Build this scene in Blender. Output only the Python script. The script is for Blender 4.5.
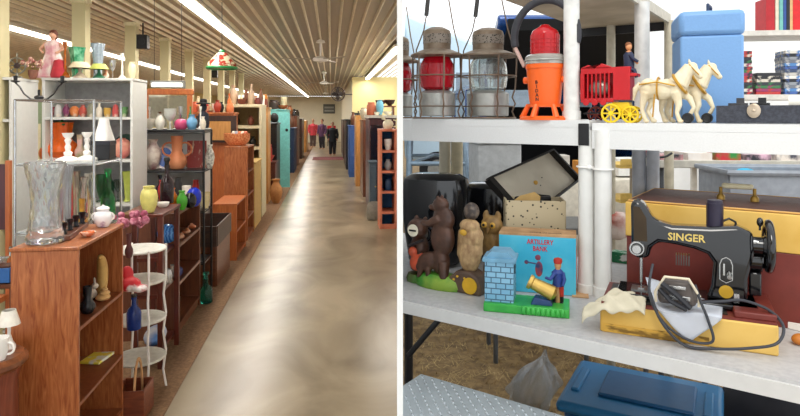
import bpy, bmesh, math, random
from mathutils import Vector, Matrix, Euler
R = random.Random(7)
PI = math.pi
scene = bpy.context.scene
C = scene.collection
for o in list(bpy.data.objects): bpy.data.objects.remove(o)

# ------------------------------------------------------------ camera, world, sun, exposure
EYE, F, HZ = 1.45, 600.0, 115.0
cd = bpy.data.cameras.new('camera'); cam = bpy.data.objects.new('camera', cd); C.objects.link(cam)
cam.location = (0, 0, EYE); cam.rotation_euler = (PI/2, 0, 0)
cd.sensor_width = 36; cd.lens = 36*F/800; cd.shift_y = -(208-HZ)/800; cd.clip_end = 200; cd.clip_start = .02
scene.camera = cam
w = bpy.data.worlds.new('world'); scene.world = w; w.use_nodes = True
bgn = w.node_tree.nodes['Background']; bgn.inputs[0].default_value = (.93, .97, 1, 1); bgn.inputs[1].default_value = 1.6
sl = bpy.data.lights.new('sun', 'SUN'); sl.energy = 1.6; sl.angle = math.radians(25); sl.color = (1, .96, .88)
so = bpy.data.objects.new('sun', sl); C.objects.link(so); so.rotation_euler = Euler((math.radians(38), math.radians(-22), 0))
so.location = (3, -3, 6)
vs = scene.view_settings
vs.view_transform = 'Standard'; vs.look = 'None'; vs.gamma = 1; vs.exposure = 0.15; vs.use_curve_mapping = False

# ------------------------------------------------------------ materials
def lin(c):
    return tuple((x/12.92 if x <= .04045 else ((x+.055)/1.055)**2.4) for x in c)
def hx(s): return lin(tuple(int(s[i:i+2], 16)/255 for i in (0, 2, 4)))
_m = {}
def mat(col, rough=.5, metal=0, trans=0, var=.12, sc=30, emit=0, coat=0, bump=0, ior=1.45):
    """procedural principled material; col is a hex string"""
    key = (col, rough, metal, trans, var, sc, emit, coat, bump)
    if key in _m: return _m[key]
    m = bpy.data.materials.new('mat_'+col); m.use_nodes = True
    nt = m.node_tree; b = nt.nodes['Principled BSDF']; c = hx(col)
    b.inputs['Roughness'].default_value = rough; b.inputs['Metallic'].default_value = metal
    b.inputs['Transmission Weight'].default_value = trans; b.inputs['IOR'].default_value = ior
    b.inputs['Coat Weight'].default_value = coat
    if emit:
        b.inputs['Emission Color'].default_value = (*c, 1); b.inputs['Emission Strength'].default_value = emit
    tc = nt.nodes.new('ShaderNodeTexCoord'); n = nt.nodes.new('ShaderNodeTexNoise')
    n.inputs['Scale'].default_value = sc; n.inputs['Detail'].default_value = 4
    nt.links.new(tc.outputs['Object'], n.inputs['Vector'])
    r = nt.nodes.new('ShaderNodeValToRGB')
    r.color_ramp.elements[0].position = .3; r.color_ramp.elements[1].position = .7
    r.color_ramp.elements[0].color = (*[x*(1-var) for x in c], 1)
    r.color_ramp.elements[1].color = (*[min(1, x*(1+var)) for x in c], 1)
    nt.links.new(n.outputs['Fac'], r.inputs['Fac']); nt.links.new(r.outputs['Color'], b.inputs['Base Color'])
    if bump:
        bp = nt.nodes.new('ShaderNodeBump'); bp.inputs['Strength'].default_value = bump; bp.inputs['Distance'].default_value = .01
        nt.links.new(n.outputs['Fac'], bp.inputs['Height']); nt.links.new(bp.outputs['Normal'], b.inputs['Normal'])
    _m[key] = m; return m
def mix2(c1, c2, sc=8, rough=.5, stretch=(1, 1, 1), metal=0, lo=.4, hi=.6, kind='noise', bump=0, coat=0, dist=0, detail=6):
    """two colour procedural: wood grain, stains, speckles"""
    key = ('x', c1, c2, sc, rough, stretch, metal, lo, hi, kind, bump, coat, dist)
    if key in _m: return _m[key]
    m = bpy.data.materials.new('mix_'+c1+'_'+c2); m.use_nodes = True
    nt = m.node_tree; b = nt.nodes['Principled BSDF']
    b.inputs['Roughness'].default_value = rough; b.inputs['Metallic'].default_value = metal; b.inputs['Coat Weight'].default_value = coat
    tc = nt.nodes.new('ShaderNodeTexCoord'); mp = nt.nodes.new('ShaderNodeMapping'); mp.inputs['Scale'].default_value = stretch
    nt.links.new(tc.outputs['Object'], mp.inputs['Vector'])
    if kind == 'noise':
        n = nt.nodes.new('ShaderNodeTexNoise'); n.inputs['Scale'].default_value = sc; n.inputs['Detail'].default_value = detail; n.inputs['Distortion'].default_value = dist; out = n.outputs['Fac']
    elif kind == 'voronoi':
        n = nt.nodes.new('ShaderNodeTexVoronoi'); n.inputs['Scale'].default_value = sc; out = n.outputs['Distance']
    else:
        n = nt.nodes.new('ShaderNodeTexWave'); n.inputs['Scale'].default_value = sc; n.inputs['Distortion'].default_value = dist or 4; n.inputs['Detail'].default_value = 3; n.inputs['Detail Scale'].default_value = .8; out = n.outputs['Fac']
    nt.links.new(mp.outputs['Vector'], n.inputs['Vector'])
    r = nt.nodes.new('ShaderNodeValToRGB')
    r.color_ramp.elements[0].position = lo; r.color_ramp.elements[1].position = hi
    r.color_ramp.elements[0].color = (*hx(c1), 1); r.color_ramp.elements[1].color = (*hx(c2), 1)
    nt.links.new(out, r.inputs['Fac']); nt.links.new(r.outputs['Color'], b.inputs['Base Color'])
    if bump:
        bp = nt.nodes.new('ShaderNodeBump'); bp.inputs['Strength'].default_value = bump; bp.inputs['Distance'].default_value = .01
        nt.links.new(out, bp.inputs['Height']); nt.links.new(bp.outputs['Normal'], b.inputs['Normal'])
    _m[key] = m; return m
def wood(c1, c2, rough=.4, sc=9, axis='z', coat=.15):
    st = {'z': (1, 1, .12), 'x': (.12, 1, 1), 'y': (1, .12, 1)}[axis]
    return mix2(c1, c2, sc*2.6, rough, st, 0, .32, .68, 'noise', 0, coat, 2.2, 9)
def glass(col='f4f8f8', rough=.03): return mat(col, rough, 0, .92, .05, 20)

# ------------------------------------------------------------ mesh builder
class G:
    def __init__(s, m=None, k=1.0):
        s.v = []; s.f = []; s.mi = []; s.mats = []; s.cur = 0; s.M = Matrix.Scale(k, 4)
        if m: s.use(m)
    def use(s, m):
        if m not in s.mats: s.mats.append(m)
        s.cur = s.mats.index(m); return s
    def add(s, vs_, fs):
        o = len(s.v); s.v += [s.M @ Vector(v) for v in vs_]
        s.f += [tuple(i+o for i in f) for f in fs]; s.mi += [s.cur]*len(fs); return s
    def box(s, c, d, rz=0, ry=0, rx=0):
        E = Euler((rx, ry, rz)).to_matrix(); c = Vector(c)
        vv = [c + E @ Vector((x*d[0]/2, y*d[1]/2, z*d[2]/2)) for x in (-1, 1) for y in (-1, 1) for z in (-1, 1)]
        return s.add(vv, [(0,1,3,2), (4,6,7,5), (0,4,5,1), (2,3,7,6), (0,2,6,4), (1,5,7,3)])
    def lathe(s, prof, c=(0,0,0), seg=20, sx=1, sy=1, rot=None, flute=0, nf=8):
        vv = []; ff = []; c = Vector(c); n = len(prof)
        for (r, z) in prof:
            for i in range(seg):
                a = 2*PI*i/seg; rr = r*(1+flute*math.cos(nf*a)) if flute else r
                p = Vector((rr*math.cos(a)*sx, rr*math.sin(a)*sy, z))
                if rot: p = rot @ p
                vv.append(c+p)
        for j in range(n-1):
            for i in range(seg):
                k = (i+1) % seg
                ff.append((j*seg+i, j*seg+k, (j+1)*seg+k, (j+1)*seg+i))
        if prof[0][0] > 0: ff.append(tuple(range(seg-1, -1, -1)))
        if prof[-1][0] > 0: ff.append(tuple((n-1)*seg+i for i in range(seg)))
        return s.add(vv, ff)
    def cyl(s, p0, p1, r0, r1=None, seg=12):
        p0 = Vector(p0); p1 = Vector(p1); d = p1-p0
        q = d.to_track_quat('Z', 'Y').to_matrix()
        return s.lathe([(r0, 0), (r1 if r1 is not None else r0, d.length)], p0, seg, rot=q)
    def ell(s, c, r, seg=14, rot=None):
        if not hasattr(r, '__len__'): r = (r, r, r)
        E = (rot if rot is not None else Matrix.Identity(3)); n = max(6, seg//2+1); vv = []; ff = []; c = Vector(c)
        vv.append(c + E @ Vector((0, 0, -r[2])))
        for j in range(1, n):
            t = PI*j/n - PI/2
            for i in range(seg):
                a = 2*PI*i/seg
                vv.append(c + E @ Vector((r[0]*math.cos(t)*math.cos(a), r[1]*math.cos(t)*math.sin(a), r[2]*math.sin(t))))
        vv.append(c + E @ Vector((0, 0, r[2]))); L = len(vv)-1
        for i in range(seg):
            k = (i+1) % seg
            ff.append((0, 1+k, 1+i)); ff.append((L, 1+(n-2)*seg+i, 1+(n-2)*seg+k))
            for j in range(n-2):
                ff.append((1+j*seg+i, 1+j*seg+k, 1+(j+1)*seg+k, 1+(j+1)*seg+i))
        return s.add(vv, ff)
    def tube(s, pts, r, seg=8, closed=False, flat=1.0):
        pts = [Vector(p) for p in pts]; n = len(pts); rs = r if hasattr(r, '__len__') else [r]*n
        vv = []; ff = []; up = None
        for i, p in enumerate(pts):
            a = pts[(i-1) % n] if (closed or i > 0) else p; b = pts[(i+1) % n] if (closed or i < n-1) else p
            t = (b-a).normalized()
            if up is None:
                up = Vector((0, 0, 1)) if abs(t.z) < .9 else Vector((0, 1, 0))
            x = up.cross(t)
            if x.length < 1e-5: x = Vector((1, 0, 0)).cross(t)
            x.normalize(); y = t.cross(x).normalized(); up = y
            for k in range(seg):
                an = 2*PI*k/seg; vv.append(p + x*rs[i]*math.cos(an) + y*rs[i]*flat*math.sin(an))
        m = n if closed else n-1
        for i in range(m):
            for k in range(seg):
                l = (k+1) % seg; j = (i+1) % n
                ff.append((i*seg+k, i*seg+l, j*seg+l, j*seg+k))
        if not closed:
            ff.append(tuple(range(seg-1, -1, -1))); ff.append(tuple((n-1)*seg+k for k in range(seg)))
        return s.add(vv, ff)
    def ring(s, c, R_, r, seg=24, ts=6, rot=None, sx=1, sy=1, a0=0, a1=2*PI):
        c = Vector(c); cl = abs(a1-a0-2*PI) < 1e-6; n = seg if cl else seg+1
        ps = []
        for i in range(n):
            a = a0+(a1-a0)*i/seg; p = Vector((R_*sx*math.cos(a), R_*sy*math.sin(a), 0))
            ps.append(c + (rot @ p if rot is not None else p))
        return s.tube(ps, r, ts, cl)
    def prism(s, poly, a, b, axis='y'):
        """poly in the two other axes, extruded a..b along axis"""
        def P(u, w_, t): return {'y': (u, t, w_), 'x': (t, u, w_), 'z': (u, w_, t)}[axis]
        n = len(poly); vv = [P(u, w_, a) for u, w_ in poly] + [P(u, w_, b) for u, w_ in poly]
        ff = [tuple(range(n-1, -1, -1)), tuple(range(n, 2*n))] + [(i, (i+1) % n, n+(i+1) % n, n+i) for i in range(n)]
        return s.add(vv, ff)
    def sheet(s, fn, nu, nv):
        vv = [fn(i/nu, j/nv) for j in range(nv+1) for i in range(nu+1)]
        return s.add(vv, [(j*(nu+1)+i, j*(nu+1)+i+1, (j+1)*(nu+1)+i+1, (j+1)*(nu+1)+i) for j in range(nv) for i in range(nu)])
    def done(s, name, parent=None, loc=(0,0,0), rz=0, bevel=0, smooth=40, solid=0, remesh=0, sub=0, cutx=None):
        me = bpy.data.meshes.new(name); me.from_pydata([tuple(v) for v in s.v], [], s.f)
        for m in s.mats: me.materials.append(m)
        for i, p in enumerate(me.polygons): p.material_index = s.mi[i]
        bm = bmesh.new(); bm.from_mesh(me)
        bmesh.ops.remove_doubles(bm, verts=bm.verts, dist=1e-6)
        if not remesh: bmesh.ops.recalc_face_normals(bm, faces=bm.faces)
        if cutx is not None:
            T_ = Matrix.Translation(cutx[1]) @ Matrix.Rotation(cutx[2], 4, 'Z'); I = T_.inverted()
            pc = I @ Vector((cutx[0], 0, 0)); pn = I.to_3x3() @ Vector((1, 0, 0))
            sgn = cutx[3]
            r_ = bmesh.ops.bisect_plane(bm, geom=list(bm.verts)+list(bm.edges)+list(bm.faces), plane_co=pc, plane_no=pn*sgn, clear_inner=True)
            ed = [e for e in r_['geom_cut'] if isinstance(e, bmesh.types.BMEdge)]
            try: bmesh.ops.holes_fill(bm, edges=ed, sides=0)
            except Exception: pass
        for f in bm.faces: f.smooth = smooth > 0
        for e in bm.edges:
            if len(e.link_faces) == 2 and e.calc_face_angle(0) > math.radians(smooth): e.smooth = False
        bm.to_mesh(me); bm.free()
        o = bpy.data.objects.new(name, me); C.objects.link(o)
        o.location = loc; o.rotation_euler = (0, 0, rz)
        if parent: o.parent = parent
        if solid:
            q = o.modifiers.new('s', 'SOLIDIFY'); q.thickness = solid
        if remesh:
            q = o.modifiers.new('r', 'REMESH'); q.mode = 'VOXEL'; q.voxel_size = remesh; q.use_smooth_shade = True
            q = o.modifiers.new('m', 'SMOOTH'); q.iterations = 3; q.factor = .6
        if bevel:
            q = o.modifiers.new('b', 'BEVEL'); q.width = bevel; q.segments = 2; q.limit_method = 'ANGLE'; q.angle_limit = math.radians(40)
        if sub:
            q = o.modifiers.new('u', 'SUBSURF'); q.levels = sub; q.render_levels = sub
        return o
def tag(o, label=None, cat=None, group=None, kind=None):
    if label: o['label'] = label
    if cat: o['category'] = cat
    if group: o['group'] = group
    if kind: o['kind'] = kind
    return o
def T(name, label, cat, loc=(0,0,0), rz=0, group=None):
    o = bpy.data.objects.new(name, None); C.objects.link(o); o.empty_display_size = .05
    o.location = loc; o.rotation_euler = (0, 0, rz); return tag(o, label, cat, group)
def text_mesh(name, body, size, m, parent, loc, rot, extrude=.0004, align='CENTER', sx=1.0):
    cu = bpy.data.curves.new(name, 'FONT'); cu.body = body; cu.size = size; cu.extrude = extrude; cu.align_x = align; cu.align_y = 'CENTER'
    cu.offset = size*.02; cu.resolution_u = 2
    t = bpy.data.objects.new('tmp', cu); me = bpy.data.meshes.new_from_object(t); bpy.data.objects.remove(t)
    me.materials.clear(); me.materials.append(m); me.transform(Matrix.Scale(sx, 4, (1, 0, 0)))
    o = bpy.data.objects.new(name, me); C.objects.link(o); o.location = loc; o.rotation_euler = rot; o.parent = parent
    return o
def copy_tree(o, loc=None, rz=None, label=None, parent=None):
    c = o.copy(); C.objects.link(c)
    if parent: c.parent = parent
    if loc is not None: c.location = loc
    if rz is not None: c.rotation_euler = (0, 0, rz)
    if label: c['label'] = label
    for ch in list(o.children): copy_tree(ch, parent=c)
    return c

# ------------------------------------------------------------ the two places
TH = math.atan(69/600.); CS, SN = math.cos(TH), math.sin(TH)      # the shop's aisle runs 6.6 degrees left of the view
def UV(u, v, z=0): return Vector((u*CS - v*SN, u*SN + v*CS, z))
def at(px, z=0, y=None, v=None, u=None):
    q = (px-400)/F
    if v is not None: y = v/(CS - SN*q)
    if u is not None: y = u/(CS*q + SN)
    return Vector((q*y, y, z))
def zpy(py, y): return EYE-(py-HZ)/F*y

# structure: shop
CEIL = 2.43
def struct(o): o['kind'] = 'structure'; return o
cutL = (-.006, Vector((0,0,0)), TH, -1)      # keep x < -.006
conc = mix2('a3947a', '695a43', 1.7, .3, (1, .7, 1), 0, .3, .72, 'noise', .02, 0, 1.2, 14)
g = G(conc); g.box((-3.3, 15, -.05), (8.6, 36, .1)); struct(g.done('floor', None, (0,0,0), TH, cutx=cutL))
# tan carpet left of the concrete aisle
g = G(mix2('8a6a4c', '75573c', 60, .95, bump=.3)); g.box((-3.3, 15.4, .002), (5.0, 32, .008)); struct(g.done('floor_carpet', None, (0,0,0), TH))
# ribbed sheet-metal ceiling, ribs run along the aisle
cm = mix2('aa9c86', '8e806c', 2.2, .42, (6, .15, 1), .15, .3, .8); rm = mat('ddd2b8', .35, .2, 0, .1, 5)  # rm: lighter rib colour paints in the light the ribs catch
g = G(cm); g.box((-2.4, 15.5, CEIL+.06), (7.2, 34, .05))
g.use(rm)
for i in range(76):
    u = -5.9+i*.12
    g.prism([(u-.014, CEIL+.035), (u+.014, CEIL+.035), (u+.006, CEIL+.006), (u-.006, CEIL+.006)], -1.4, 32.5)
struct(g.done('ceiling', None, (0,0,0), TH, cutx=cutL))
yel = mat('dccb92', .7, 0, 0, .04, 3); wht = mat('d6cfb8', .7, 0, 0, .04, 3)
g = G(yel); g.box((-5.95, 15.5, 1.22), (.1, 34, 2.44)); struct(g.done('wall_left', None, (0,0,0), TH))
g = G(wht); g.box((-1.2, 32.4, 1.22), (9.4, .1, 2.44)); struct(g.done('wall_back', None, (0,0,0), TH))
g = G(yel); g.box((1.15, 15.7, 1.22), (1.2, .12, 2.44)); g.use(wht); g.box((.6, 24, 1.22), (.1, 16.5, 2.44))
struct(g.done('wall_front', None, (0,0,0), TH, cutx=cutL))
g = G(mat('f4f4f2', .7, 0, 0, .01, 3)); g.box((0, 18.1, 1.5), (.0115, 33.9, 3.6)); struct(g.done('wall_right'))
# posts
pm = mat('cfc59a', .6, 0, 0, .05, 4)
for i in range(9):
    v = 4.05+1.3*i
    g = G(pm); g.box((0, 0, CEIL/2), (.11, .11, CEIL)); g.use(mat('e3dbb6', .5)); g.box((.0, -.0, CEIL-.02), (.13, .13, .04))
    struct(g.done('trim_%d' % (i+1), None, UV(-2.1, v), TH, bevel=.004))
# fluorescent strips: bulbs in long metal channels
em = mat('fff8ea', .5, 0, 0, 0, 5, emit=7)
for (u, a, b, lab) in ((-1.17, .5, 31, 'long white fluorescent strip light above left shelves, nearest the aisle'), (.93, .5, 15.5, 'white fluorescent strip light at right of the ceiling'), (-3.4, 1, 31, 'white fluorescent strip light beyond the cream posts')):
    if u > 0: v0 = 8.2
    else: v0 = a
    t = T('strip_light', lab, 'light', UV(u, (v0+b)/2, CEIL), TH, 'fluorescent ceiling strips')
    L = b-v0
    g = G(mat('d8d4c8', .4)); g.box((0, 0, -.02), (.13, L, .035)); g.done('channel', t)
    g = G(em); g.box((0, 0, -.052), (.085, L-.04, .03)); g.done('tube', t, bevel=.008)
    al = bpy.data.lights.new('strip_lamp', 'AREA'); al.shape = 'RECTANGLE'; al.size = .12; al.size_y = L; al.energy = 10.5*L; al.color = (1, .96, .9)
    ao = bpy.data.objects.new('strip_lamp', al); C.objects.link(ao); ao.location = UV(u, (v0+b)/2, CEIL-.08); ao.rotation_euler = (0, 0, TH)

# structure: market ground
ZL, ZU = .88, 1.433
hay = mix2('a68a5e', '67523a', 14, .95, (1, 1, 1), 0, .3, .7, 'noise', .6)
g = G(hay); g.box((25.01, 25, -.05), (50, 54, .1)); struct(g.done('ground'))

# ============================================================ profiles (r 0..1 of half width, z 0..1 of height)
PR = {
 'vase': [(.45,0),(.5,.03),(.8,.2),(1,.45),(.9,.65),(.5,.83),(.42,.9),(.62,1),(.5,.99),(.32,.88),(.3,.5)],
 'urn': [(.55,0),(.6,.04),(.9,.3),(1,.6),(.85,.82),(.6,.9),(.66,1),(.52,.99),(.45,.88),(.4,.5)],
 'bottle': [(.9,0),(1,.03),(1,.5),(.85,.62),(.35,.74),(.3,.92),(.4,.93),(.4,1),(.25,1),(.22,.8),(.2,.5)],
 'tall': [(.8,0),(.85,.03),(.6,.15),(.65,.6),(1,1),(.88,.99),(.5,.6),(.4,.1)],
 'flare': [(.75,0),(.8,.03),(.55,.12),(.7,.5),(.82,.8),(1,1),(.92,.99),(.6,.5),(.3,.1)],
 'ball': [(.3,0),(.6,.05),(.9,.25),(1,.5),(.9,.75),(.6,.92),(.35,.97),(.38,1),(.28,1),(.25,.9)],
 'bowl': [(.4,0),(.45,.05),(.3,.12),(.75,.4),(1,1),(.95,1),(.65,.45),(.1,.25)],
 'cup': [(.6,0),(.65,.05),(.95,.45),(1,1),(.93,1),(.85,.5),(.4,.12)],
 'jar': [(.9,0),(1,.05),(1,.75),(.8,.85),(.8,1),(.7,1),(.68,.85),(.6,.3)],
 'goblet': [(.8,0),(.75,.03),(.15,.08),(.12,.42),(.5,.5),(.95,.7),(1,1),(.94,1),(.85,.7),(.2,.52)],
 'candle': [(1,0),(1,.06),(.7,.12),(.3,.18),(.38,.3),(.2,.36),(.28,.5),(.17,.6),(.3,.74),(.2,.8),(.42,.9),(.5,1),(.3,1),(.28,.92)],
 'shade': [(1,0),(.6,1),(.57,1),(.97,0)],
 'bell': [(1,0),(.95,.1),(.8,.3),(.55,.7),(.45,1),(.42,.98),(.5,.7),(.9,.05)],
 'gourd': [(.6,0),(.7,.02),(1,.2),(.95,.35),(.6,.48),(.5,.55),(.56,.8),(.62,1),(.55,1),(.45,.8),(.4,.5)],
 'pump': [(.3,.03),(.75,0),(1,.35),(1,.6),(.75,.93),(.35,.97),(.1,.9)],
 'block': [(.95,0),(1,.03),(1,.97),(.95,1)],
 'base': [(1,0),(1,.12),(.6,.3),(.25,.6),(.3,1)],
}
def prof(n, r, h): return [(a*r, b*h) for a, b in PR[n]]
def V(name, label, cat, px, z, w_, h_, pr, m, group=None, parts=(), seg=20, flute=0, nf=8, **kw):
    """a vessel standing at world height z, w_ x h_ in photo pixels at its distance"""
    p = at(px, z, **kw); k = p.y/F; r = w_*k/2; h = h_*k
    if parts:
        t = T(name, label, cat, p, TH, group)
        g = G(m); g.lathe(prof(pr, r, h), (0,0,0), seg, flute=flute, nf=nf); g.done('body', t)
        for pt in parts:
            kind = pt[0]; m2 = pt[1]; g = G(m2)
            if kind == 'lid': g.ell((0,0,h+.1*r), (r*.7, r*.7, r*.3)); g.ell((0,0,h+.4*r), r*.16); g.done('lid', t)
            elif kind == 'stopper': g.lathe([(r*.3,0),(r*.3,.02),(r*.5,.03),(r*.45,.05),(0,.055)], (0,0,h)); g.done('stopper', t)
            elif kind == 'cap': g.cyl((0,0,h),(0,0,h*1.08), r*.42); g.done('cap', t)
            elif kind == 'handle': g.ring((r*.95,0,h*.5), h*.26, r*.13, 12, 6, Euler((PI/2,0,0)).to_matrix(), a0=-PI*.55, a1=PI*.55); g.done('handle', t)
            elif kind == 'handles':
                for sgn in (-1, 1): g2 = G(m2); g2.ring((sgn*r*.8,0,h*.6), h*.2, r*.1, 12, 6, Euler((PI/2,0,0)).to_matrix()); g2.done('handle', t)
            elif kind == 'foot': g.lathe([(r*.7,0),(r*.7,.01),(r*.4,.02)], (0,0,.001)); g.done('foot', t)
            elif kind == 'flowers':
                for i in range(26):
                    a = R.uniform(0, 6.3); e = R.uniform(-.6, 1.3); q = R.uniform(.5, 1)*pt[2]*k
                    g.ell((q*math.cos(a)*math.cos(e), q*math.sin(a)*math.cos(e), h*1.05+pt[2]*k*.5+q*math.sin(e)*.7), pt[2]*k*R.uniform(.13, .22), 6)
                g.done('flowers', t)
            elif kind == 'stem': g.cyl((0,0,h*.9),(0,0,h*1.15), r*.12, r*.06, 8); g.done('stem', t)
            elif kind == 'shade': g.lathe(prof('shade', r*1.7, h*.6), (0,0,h)); g.done('lamp_shade', t)
        return t
    g = G(m); g.lathe(prof(pr, r, h), (0,0,0), seg, flute=flute, nf=nf)
    return tag(g.done(name, None, p, TH), label, cat, group)

def unit(name, label, cat, u0, u1, v0, v1, h, levels, open_='f', side=None, back=None, shelf=None, th=.018, z0=0, top=True, group=None, kick=.06, edge=None, divs=()):
    """shelf unit: side panels, back panel, shelves, top; opening to the front, or to the aisle"""
    cx, cv = (u0+u1)/2, (v0+v1)/2
    if open_ == 'f': W_, D_, rz = u1-u0, v1-v0, TH
    elif open_ == 'a': W_, D_, rz = v1-v0, u1-u0, TH+PI/2
    else: W_, D_, rz = v1-v0, u1-u0, TH-PI/2
    p = UV(cx, cv, z0); t = T(name, label, cat, p, rz, group)
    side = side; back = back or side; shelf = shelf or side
    for sgn in (-1, 1):
        g = G(side); g.box((sgn*(W_/2-th/2), 0, h/2), (th, D_, h)); g.done('side_panel', t, bevel=.002)
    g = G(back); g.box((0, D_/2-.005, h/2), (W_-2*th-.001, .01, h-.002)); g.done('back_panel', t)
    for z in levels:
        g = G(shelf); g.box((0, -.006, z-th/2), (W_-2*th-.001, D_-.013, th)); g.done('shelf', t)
    if top: g = G(side); g.box((0, 0, h+th/2), (W_+.006, D_+.006, th)); g.done('top', t, bevel=.003)
    if kick: g = G(side); g.box((0, -D_/2+.02, kick/2), (W_-2*th-.001, .012, kick)); g.done('kick_board', t)
    return t

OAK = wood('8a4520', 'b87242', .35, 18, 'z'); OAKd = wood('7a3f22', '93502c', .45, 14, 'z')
REDW = wood('4a1d14', '66291b', .35, 14, 'z'); DARK = wood('2a1610', '3d2218', .4, 14, 'z')
ORW = wood('a5552a', 'c07038', .4, 12, 'z'); TANW = wood('b0793c', 'cb9552', .4, 10, 'z'); BRN = wood('5c321f', '7a4529', .4, 12, 'z')
BRNX = wood('5c321f', '7a4529', .4, 12, 'x'); CREAM = mat('cfc6a4', .5, var=.05); WHT = mat('d5d6d2', .5, var=.03); GRY = mat('a8adb4', .55, var=.03)
WHB = mat('f0eeea', .35, var=.03); BLK = mat('17171a', .4, var=.1); CHR = mat('b9bcc0', .25, .9); MAR = wood('3c1820', '55222a', .35, 12, 'z')
GL = glass(); GLG = glass('3f8f5a'); CRY = mat('eef3f6', .06, 0, .88, .03, 45, bump=.9)
SHB = .006

# ---- oak bookcase in front
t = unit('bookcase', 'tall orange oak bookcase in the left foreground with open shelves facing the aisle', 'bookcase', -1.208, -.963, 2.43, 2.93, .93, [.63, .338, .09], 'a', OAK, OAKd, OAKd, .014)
# things on it: top z .944
BT = .945
p = at(45, BT, v=2.52); k = p.y/F
PV = [(13,0),(17,1),(17.5,4),(15.5,12),(13,28),(12.2,40),(13,52),(15.5,66),(18.5,79),(18.2,80.5),(16.5,80),(13.5,66),(11,52),(10.2,40),(10.8,28),(12,14),(2,9)]
def pv(z):
    for (r0, z0), (r1, z1) in zip(PV[2:9], PV[3:9]):
        if z0 <= z <= z1: return r0+(r1-r0)*(z-z0)/(z1-z0)
    return PV[2][0]
vv = []; NS, NZ = 72, 60; rows_ = [(13,0,0),(17,1,0)]+[(pv(4+75*i/NZ), 4+75*i/NZ, 1) for i in range(NZ+1)]+[(r, z, 0) for r, z in PV[9:]]
for (r, z, fl) in rows_:
    for i in range(NS):
        a = 2*PI*i/NS; rr = r*(1+(.045*abs(math.sin(6*a+z*.16))*abs(math.sin(6*a-z*.16)) if fl else 0)); vv.append((rr*k*math.cos(a), rr*k*math.sin(a), z*k))
nr = len(rows_); ff = [(j*NS+i, j*NS+(i+1) % NS, (j+1)*NS+(i+1) % NS, (j+1)*NS+i) for j in range(nr-1) for i in range(NS)]
ff += [tuple(range(NS-1,-1,-1)), tuple((nr-1)*NS+i for i in range(NS))]
g = G(mat('f0f5f8', .04, 0, .92, .03, 45)); g.add(vv, ff); tag(g.done('crystal_vase', None, p, TH, smooth=25), 'large cut crystal vase on top of the oak bookcase', 'vase')
def at_shelf(px, z, v): return at(px, z, v=v)
for i, (px, v) in enumerate(((64, 2.58), (70, 2.66), (76, 2.74), (82, 2.82))):
    V('shot_glass', ['dark shot glass in the wooden holder, nearest the crystal vase', 'dark shot glass in the wooden holder, second from the crystal vase', 'dark shot glass in the wooden holder, third from the crystal vase', 'dark shot glass in the wooden holder, farthest from the crystal vase'][i], 'glass', px, BT+.022, 7.5, 11, 'tall', mat('15121c', .15), 'shot glasses in a row', v=v, seg=12)
a, b = at(64, BT, v=2.55), at(83, BT, v=2.86)
g = G(BRNX); d = b-a; g.box((0, 0, .01), (d.length, .045, .02)); tag(g.done('glass_holder', None, (a+b)/2, math.atan2(d.y, d.x), bevel=.002), 'brown wooden holder under the row of dark shot glasses', 'holder')
for i, (px, v, ww, hh, c) in enumerate(((62, 2.72, 11, 44, 'd9cfe2'), (71, 2.86, 12, 62, 'e2e4ea'))):
    V('glass_vase', ['short lilac tinted glass vase behind the dark shot glasses', 'tall slim clear glass vase behind the dark shot glasses'][i], 'vase', px-4, BT, ww, hh, 'tall', mat(c, .06, 0, .85), v=v, seg=24, flute=.06)
V('sugar_bowl', 'white china sugar bowl with purple flower and lid on the bookcase end', 'bowl', 103, BT, 18, 17, 'urn', mix2('f2f0f4', '8a5a9a', 9, .2, (1,1,1), 0, .58, .66), parts=[('lid', WHB), ('handles', WHB)], v=2.85)
V('saucer', 'small clear glass dish with orange trinkets on the bookcase top', 'dish', 88, BT, 16, 5, 'bowl', mix2('e8d8c8', 'd06a3a', 60, .2), v=2.62)
# shelf 1 at .63 (inside): dark figures, gold crescent, rabbit, tray
def inshelf(px, z, u=-1.02): return at(px, z, u=u)
S1 = .632
p = inshelf(100, S1, -1.03); t = T('crescent_figurine', 'golden crescent moon figurine on the bookcase upper shelf', 'figurine', p, TH)
g = G(mat('caa15c', .35, .2)); pts = [(.0, .03*math.sin(a), .095-.085*math.cos(a)) for a in [PI*2*i/24*.62-.4 for i in range(25)]]
g.tube(pts, [.004+.021*math.sin(PI*i/24) for i in range(25)], 10); g.done('crescent', t)
g = G(BLK); g.lathe([(.03,0),(.03,.008),(.012,.014)]); g.done('base', t)
p = inshelf(90, S1, -1.06)
g = G(mat('cfc3b4', .5)); g.ell((0,0,.025),(.018,.03,.025)); g.ell((0,-.02,.058),(.013,.015,.014)); g.ell((-.006,-.018,.08),(.004,.004,.017)); g.ell((.006,-.018,.08),(.004,.004,.017))
tag(g.done('rabbit_figurine', None, p, 2.2, remesh=.0022), 'pale stone rabbit figurine inside the oak bookcase beside the crescent', 'figurine')
p = inshelf(87.5, S1, -1.0)
g = G(mat('1d1d22', .25)); g.lathe(prof('gourd', .03, .11)); tag(g.done('vase', None, p), 'small black vase at the front of the bookcase upper shelf', 'vase')
p = inshelf(103, S1, -1.0)
g = G(mat('e0b478', .6)); g.ell((0,0,.014),(.03,.035,.014)); g.ell((.004,.01,.03),(.022,.026,.012)); g.ell((0,.02,.042),(.013,.015,.009)); tag(g.done('shell_ornament', None, p, TH), 'peach coloured shell ornament at the right of the upper shelf', 'ornament')
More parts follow.
